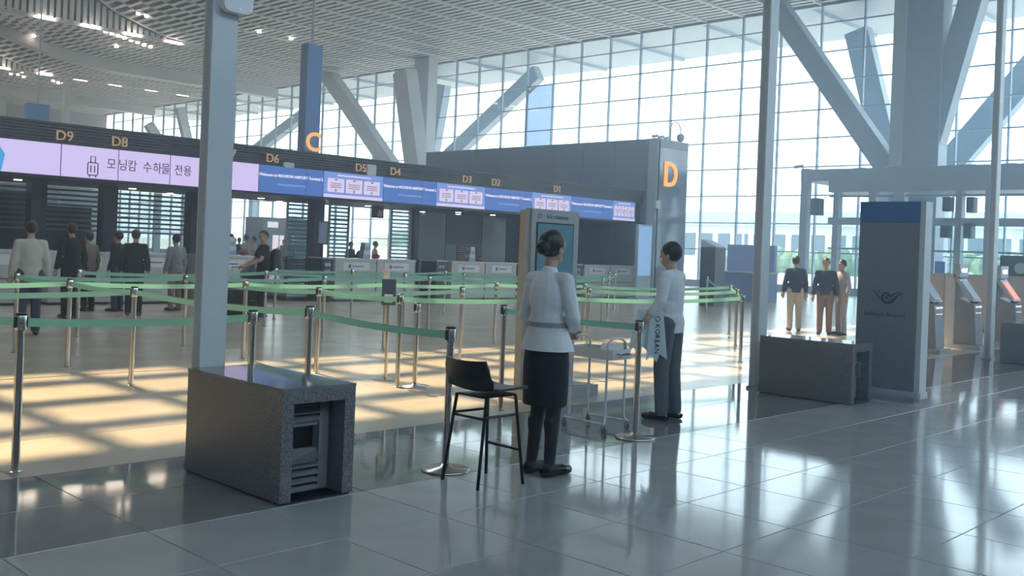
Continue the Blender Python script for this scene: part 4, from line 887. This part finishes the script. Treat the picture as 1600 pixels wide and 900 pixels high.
def person(label, loc, rz, h, pose, shirt, trousers, shoes, hairkind='short', female=False, long_sleeve=True, voxel=.012, face=True, skirt=False, cat='person', hem=.88, head_rz=0.0, legs_m=None, group=None):
    J = bodyrig(pose); s = h/1.70; t = empty('person', loc, rz, label=label, cat=cat, group=group); t.scale = (s, s, s); k = .90 if female else 1.0
    m = MB(); hd = J['head']; hr = Matrix.Rotation(head_rz, 3, 'Z'); H = lambda x, y, z: hd + hr @ Vector((x, y, z))
    m.ell(hd+Vector((0,0,.015)), (.095,.077,.105)); m.cap(H(.015,0,-.04), H(.045,0,-.075), .068, .045); m.cap(H(.088,0,.005), H(.105,0,-.022), .010, .015, 8)
    m.cap(H(.06,-.03,.03), H(.06,.03,.03), .036, .036); m.cap(H(.085,-.018,-.062), H(.085,.018,-.062), .011, .011, 8)
    for q in (-1, 1): m.ell(H(-.005, q*.078, -.01), (.02, .012, .032), 8, 6)
    m.cap(J['neck0'], J['neck1'], .056*k, .050*k); m.ell(J['chest'], (.105, .155*k, .175)); m.ell(J['belly'], (.095, .135*k, .16)); m.ell(J['pelvis'], (.105, .155, .12)); m.cap(J['shL'], J['shR'], .055*k, .055*k); m.cap(J['chest'], J['belly'], .10, .10); m.cap(J['belly'], J['pelvis'], .10, .10); m.cap(J['neck0']-Vector((0,0,.05)), J['chest'], .07, .09)
    for q, sd in (('L', 1), ('R', -1)):
        m.cap(J['sh'+q], J['el'+q], .047*k, .037*k); m.cap(J['el'+q], J['wr'+q], .037*k, .025*k); hand(m, J['wr'+q], J['el'+q], sd)
        m.cap(J['hi'+q], J['kn'+q], .082, .053); m.cap(J['kn'+q], J['an'+q], .052, .036); c = J['kn'+q].lerp(J['an'+q], .3) - Vector((.018,0,0)); m.cap(c, J['kn'+q].lerp(J['an'+q], .6), .048, .038)
        m.cap(J['an'+q]-Vector((.025,0,.04)), J['to'+q], .036, .028)
    body = remesh(m, voxel, 3); garment(body, 'body', SKIN, t)
    # shirt
    m = MB(); g = .016; m.ell(J['chest'], (.105+g, .155*k+g, .175+g)); m.cap(J['shL'], J['shR'], .052*k+g*.6, .052*k+g*.6); m.cap(J['chest'], J['belly'], .105+g, .105+g); hb = Vector((J['pelvis'].x, J['pelvis'].y, hem-.03))
    m.ell(J['belly'], (.10+g, .14*k+g, .16)); m.ell(J['pelvis']+Vector((0,0,.02)), (.112+g, .162+g, .14)); m.ell(J['pelvis']+Vector((0,0,-.05)), (.108+g, .16+g, .13)); m.cap(J['neck0']-Vector((0,0,.06)), J['neck0']+Vector((0,0,.015)), .075, .060)
    for q in 'LR':
        m.cap(J['sh'+q], J['el'+q] if long_sleeve else J['sh'+q].lerp(J['el'+q], .62), .048*k+g*.7, .042*k+g*.8)
        if long_sleeve: m.cap(J['el'+q], J['el'+q].lerp(J['wr'+q], .88), .042*k+g, .032*k+g)
    garment(remesh(m, voxel, 4, cuts=[(Vector((0,0,hem)), Vector((0,0,-1)))]), 'shirt', shirt, t)
    # trousers or skirt
    m = MB(); g = .014
    if skirt: m.loft([(0,0,.49,.135,.165), (0,0,.495,.137,.168), (0,0,.60,.14,.172), (0,0,.78,.135,.178), (0,0,.90,.122,.168), (0,0,1.0,.10,.138)], 24); garment(remesh(m, voxel, 2), 'skirt', trousers, t)
    else:
        m.ell(J['pelvis'], (.108+g, .157+g, .125))
        for q in 'LR': m.cap(J['hi'+q], J['kn'+q], .086+g, .062+g); m.cap(J['kn'+q], J['an'+q], .06+g, .05+g); m.cap(J['hi'+q]+Vector((0,0,.03)), J['pelvis'], .09+g, .09)
        garment(remesh(m, voxel, 3, cuts=[(Vector((0,0,.05)), Vector((0,0,-1)))]), 'trousers', trousers, t)
    if legs_m:
        m = MB(); g = .005
        for q in 'LR': m.cap(J['hi'+q], J['kn'+q], .082+g, .053+g); m.cap(J['kn'+q], J['an'+q], .052+g, .036+g); c = J['kn'+q].lerp(J['an'+q], .3) - Vector((.018,0,0)); m.cap(c, J['kn'+q].lerp(J['an'+q], .6), .048+g, .038+g); m.cap(J['an'+q]-Vector((.025,0,.04)), J['to'+q], .036+g, .028+g)
        garment(remesh(m, voxel, 3), 'tights', legs_m, t)
    for q in 'LR':
        a, o = J['an'+q], J['to'+q]; m = MB(); heel = Vector((a.x-.04, a.y, .04)); 
        m.cap(heel, Vector((o.x-.01, o.y, .036)), .044, .036); m.cap(Vector((o.x-.06, o.y, .04)), Vector((o.x+.01, o.y, .034)), .042, .034); sh = remesh(m, voxel*.8, 2, cuts=[(Vector((0,0,.004)), Vector((0,0,-1))), (Vector((0,0,.075)), Vector((-.35,0,1)))]) ; garment(sh, 'shoe', shoes, t)
    # hair
    m = MB(); m.ell(hd+Vector((-.008,0,.028)), (.108,.090,.106)); 
    if hairkind == 'bun': m.ell(hd+hr@Vector((-.105,0,.0)), (.05,.055,.05))
    no = hr @ Vector((1.0, 0, -.72)); no.normalize(); garment(remesh(m, voxel*.8, 1, cuts=[(hd+hr@Vector((.052,0,.035)), no)]), 'hair', HAIR, t)
    if face:
        for q in (-1, 1): MB().ell(H(.089, q*.032, .012), (.006,.012,.006), 8, 6).build('eye', BLACKP, t); MB().cap(H(.094, q*.02, .034), H(.088, q*.045, .034), .005, .004, 6).build('eyebrow', HAIR, t)
        MB().cap(H(.096,-.018,-.062), H(.096,.018,-.062), .005, .005, 6).build('mouth', mat('lips', (.35, .16, .14), .5, noise=.05), t)
    return t
WSH = mat('white blouse', (0.70, 0.73, 0.76), 0.7, noise=0.04, scale=6, bump=.25, bscale=14); NVS = mat('black navy skirt', (0.008, 0.010, 0.018), 0.8, noise=0.2, scale=40); TGT = mat('black tights', (0.012, 0.012, 0.016), 0.6, noise=0.1); SHO = mat('black leather shoe', (0.012, 0.012, 0.013), 0.25, noise=0.1)
GRT = mat('grey trousers', (0.10, 0.115, 0.14), 0.8, noise=0.08, scale=20, bump=.2, bscale=10); BLT = mat('black cotton', (0.010, 0.010, 0.012), 0.85, noise=0.2, scale=30); JEAN = mat('navy denim', (0.03, 0.05, 0.10), 0.8, noise=0.15, scale=30); CREAM = mat('cream cotton', (0.55, 0.52, 0.48), 0.8, noise=0.06); GRYC = mat('grey cotton', (0.22, 0.23, 0.25), 0.8, noise=0.08); BRN = mat('brown cotton', (0.24, 0.17, 0.13), 0.8, noise=0.1); NVC = mat('navy cotton', (0.03, 0.045, 0.09), 0.8, noise=0.1); LIL = mat('lilac grey cotton', (0.36, 0.37, 0.45), 0.8, noise=0.06)
# the woman seen from behind, hands held together in front of her
wp = dict(shL=(0,.150,1.365), shR=(0,-.150,1.365), elL=(.01,.215,1.11), elR=(.01,-.215,1.11), wrL=(.21,.06,1.03), wrR=(.21,-.06,1.02), knL=(.02,.07,.49), knR=(.01,-.075,.49), anL=(-.03,.075,.10), anR=(-.02,-.08,.10), toL=(.14,.085,.032), toR=(.15,-.10,.032), hiL=(0,.08,.90), hiR=(0,-.08,.90))
w_ = person('woman in white blouse and black skirt standing beside the bar stool', (5.15, 4.60, 0), .04, 1.69, wp, WSH, NVS, SHO, 'bun', True, True, .009, True, True, hem=.895, legs_m=TGT)
m = MB().loft([(0,0,.875,.158,.205), (0,0,.90,.152,.198), (0,0,.97,.135,.175), (0,0,1.04,.120,.150), (0,0,1.10,.117,.148)], 28); pep = m.mesh('peplum'); 
for v in pep.vertices:
    a = math.atan2(v.co.y, v.co.x); f = max(0, (1.06-v.co.z)/.18); v.co.x *= 1+.035*f*math.sin(9*a); v.co.y *= 1+.035*f*math.sin(9*a)
link('peplum', pep, WSH, w_, smooth=True)
MB().loft([(0,0,1.035,.123,.153), (0,0,1.07,.122,.152)], 28).build('belt', mat('blouse belt grey', (.30, .32, .36), .6, noise=.05), w_, smooth=True)
# the man in white shirt and grey trousers
mp = dict(elR=(.03,-.24,1.12), wrR=(.20,-.10,1.04), elL=(-.02,.26,1.14), wrL=(.06,.30,1.02), knL=(.03,.10,.49), knR=(0,-.10,.49), anL=(.0,.12,.085), anR=(-.03,-.12,.085), toL=(.16,.13,.03), toR=(.13,-.13,.03))
person('man in white shirt and grey trousers beside the belt post', (7.86, 5.46, 0), math.radians(100), 1.68, mp, mat('white shirt', (.66, .69, .73), .7, noise=.04, scale=6, bump=.25, bscale=10), GRT, SHO, 'short', False, True, .010, True, hem=.84)
# pale printed ribbons he holds
RIB = mat('pale blue ribbon', (0.60, 0.70, 0.76), 0.6, noise=0.05)
for i, (px_, ln, ang, lab) in enumerate(((1021, .40, .10, 'pale ribbon hanging beside a lettered one, held by the man'), (1034, .46, -.03, 'pale blue ribbon with KOREAN lettering held by the man'))):
    p = fl(px_, 657); c = Vector((7.52, 5.52, 0)) if i == 0 else Vector((7.58, 5.42, 0)); top = 1.05; t = empty('printed_ribbon', (c.x, c.y, 0), rz=AZ-PI/2, label=lab, cat='ribbon')
    w0, w1 = .06, .10; m = MB(); n = 8; poly = [(-w0, 0), (w0, 0), (w1, -ln), (w1*.3, -ln+.05), (0, -ln-.03), (-w1*.5, -ln+.04), (-w1, -ln-.02)]; rot = lambda a, b: (a*math.cos(ang)-b*math.sin(ang)*-1, b)
    m.prism([(a + (-b)*-math.sin(ang), b) for a, b in poly][::-1], (0, 0, top), _X, _Z, _Y, .006).build('cloth', RIB, t)
    if i == 1:
        text('lettering', 'KOREAN', .065, (.012, -.003, top-.27), (0,0,-1), (1,0,0), INK, t, .004, spacing=1.1); MB().stroke(arc(.012, -.085, .022, 0, 360, 18), [.006]*19, (0, -.001, top), _X, _Z, -_Y, .004).build('emblem', INK, t)
# the man in black near the desks, looking round, with backpack and luggage
bp_ = dict(elR=(.10,-.27,1.13), wrR=(.32,-.20,1.02), elL=(.12,.24,1.14), wrL=(.34,.12,1.02))
bm_ = person('man in black T-shirt with a black backpack in the queue', (10.95, 17.55, 0), math.radians(165), 1.74, bp_, BLT, BLT, mat('trainers', (.10, .10, .11), .7, noise=.1), 'short', False, False, .013, True, hem=.86, head_rz=math.radians(58))
b = empty('backpack', (10.95+.24, 17.55-.08, 0), math.radians(165), label='black backpack worn by the man in black', cat='backpack'); me = remesh(MB().cap((0,0,1.02), (0,0,1.28), .15, .12).cap((-.05,0,1.0), (-.06,0,1.12), .10, .09), .014, 4); garment(me, 'pack', BLACKP, b); MB().tube([(.06,.07,1.36), (.02,.08,1.40), (.0,.08,1.3)], .012, 6).build('strap', BLACKP, b); MB().tube([(-.01,0,1.38),(-.03,0,1.43),(-.05,0,1.38)], .009, 6).build('grab_handle', BLACKP, b)
LUG = mat('black luggage', (0.015, 0.016, 0.018), 0.4, noise=0.1, scale=20)
for i, (px_, py_, hh, ww, lab) in enumerate(((366, 497, .72, .50, 'large black suitcase beside the man in black'), (388, 486, .60, .42, 'smaller black suitcase behind the large one'))):
    p = fl(px_, py_); t = empty('suitcase', (p.x, p.y, 0), AZ-PI/2, label=lab, cat='suitcase')
    MB().rbox((0, .13, .06+hh/2), _X, _Z, -_Y, ww, hh, .27, .06).build('shell', LUG, t)
    for zz in (.3, .7): MB().box(-ww/2+.04, ww/2-.04, -.146, -.14, .06+hh*zz, .065+hh*zz+.006).build('zip', STEEL_GREY, t)
    for sx in (-1, 1):
        for sy in (-.09, .09): MB().cyl((sx*(ww/2-.06)-.012, sy, .03), (sx*(ww/2-.06)+.012, sy, .03), .03, n=10).build('wheel', BLACKP, t)
        MB().cyl((sx*.1, .08, .06+hh), (sx*.1, .08, .06+hh+.22), .008, n=6).build('handle_rod', CHROME, t)
    MB().cyl((-.11, .08, .06+hh+.22), (.11, .08, .06+hh+.22), .012, n=6).build('handle_grip', BLACKP, t)
p = fl(385, 492); me = remesh(MB().cap((-.1,0,.14), (.12,0,.14), .13, .13).cap((-.02,0,.2), (.04,0,.3), .12, .09), .015, 4); hb = garment(me, 'carry_bag', BLACKP, None); tag(hb, 'black soft bag on top of the smaller suitcase', 'bag'); hb.location = (fl(388,486).x, fl(388,486).y+.0, .66)
# queue and staff people
def standing(label, px_, py_, Y, rz, h, sh, tr, **k):
    p = fl(px_, py_) if py_ else Vector((aty(px_, 380, Y).x, Y, 0)); return person(label, (p.x, p.y, 0), math.radians(rz), h, k.pop('pose', {}), sh, tr, SHO, voxel=.018, **k)
standing('person in pale top and navy jeans in the queue under the D9 screens', 43, 523, 0, 80, 1.70, CREAM, JEAN)
standing('person in black clothes with dark hair under the D8 screens', 113, None, 18.2, 95, 1.72, BLT, BLT)
standing('person in dark jacket behind the black canopy post under D8', 186, None, 19.6, 120, 1.62, BLT, NVC)
standing('person in black top under the Korean lettering', 212, None, 18.6, 60, 1.66, BLT, BLT)
standing('person in grey top close to the slim white column', 276, None, 19.5, 100, 1.60, GRYC, BRN)
standing('person in brown top beside the person in black', 140, None, 19.8, 110, 1.58, BRN, BLT)
standing('person in dark top and white trousers behind the second slim column', 1240, 517, 0, 40, 1.66, NVC, CREAM)
standing('person in navy top and brown trousers beside the grey pylon', 1287, 523, 0, 200, 1.64, NVC, BRN)
standing('person in lilac grey clothes beside the person in brown trousers', 1313, 524, 0, 150, 1.62, LIL, LIL)
for i, (px_, Y, h, sh, lab) in enumerate(((360, 30, 1.72, GRYC, 'staff member in grey seen past the slim white column'), (366, 33, 1.6, BLT, 'dark figure far behind the desk with tag boxes'), (374, 36, 1.62, GRYC, 'small grey figure far behind the desk'), (385, 31, 1.72, CREAM, 'staff member in pale shirt far behind the man in black'), (397, 33, 1.68, CREAM, 'second pale-shirted figure far behind the man in black'), (444, 40, 1.62, GRYC, 'grey figure in front of the far booth'), (455, 40, 1.70, GRYC, 'taller grey figure in front of the far booth'), (548, 30, 1.62, BLT, 'dark figure at the left side of the glazed opening'), (586, 30, 1.68, CREAM, 'figure in pale pink top in the glazed opening'))):
    standing(lab, px_, None, Y, 40*i, h, sh, BLT, long_sleeve=False, face=False)
standing('dark figure bending forward in the glazed opening', 556, None, 29, -40, 1.68, BLT, BLT, face=False, pose=dict(chest=(.14,0,1.16), neck0=(.27,0,1.24), neck1=(.32,0,1.28), head=(.40,0,1.32), shL=(.22,.175,1.23), shR=(.22,-.175,1.23), elL=(.32,.2,1.0), elR=(.32,-.2,1.0), wrL=(.42,.15,.85), wrR=(.42,-.15,.85), belly=(.04,0,1.05)))

bpy.data.scenes.remove(_TS)
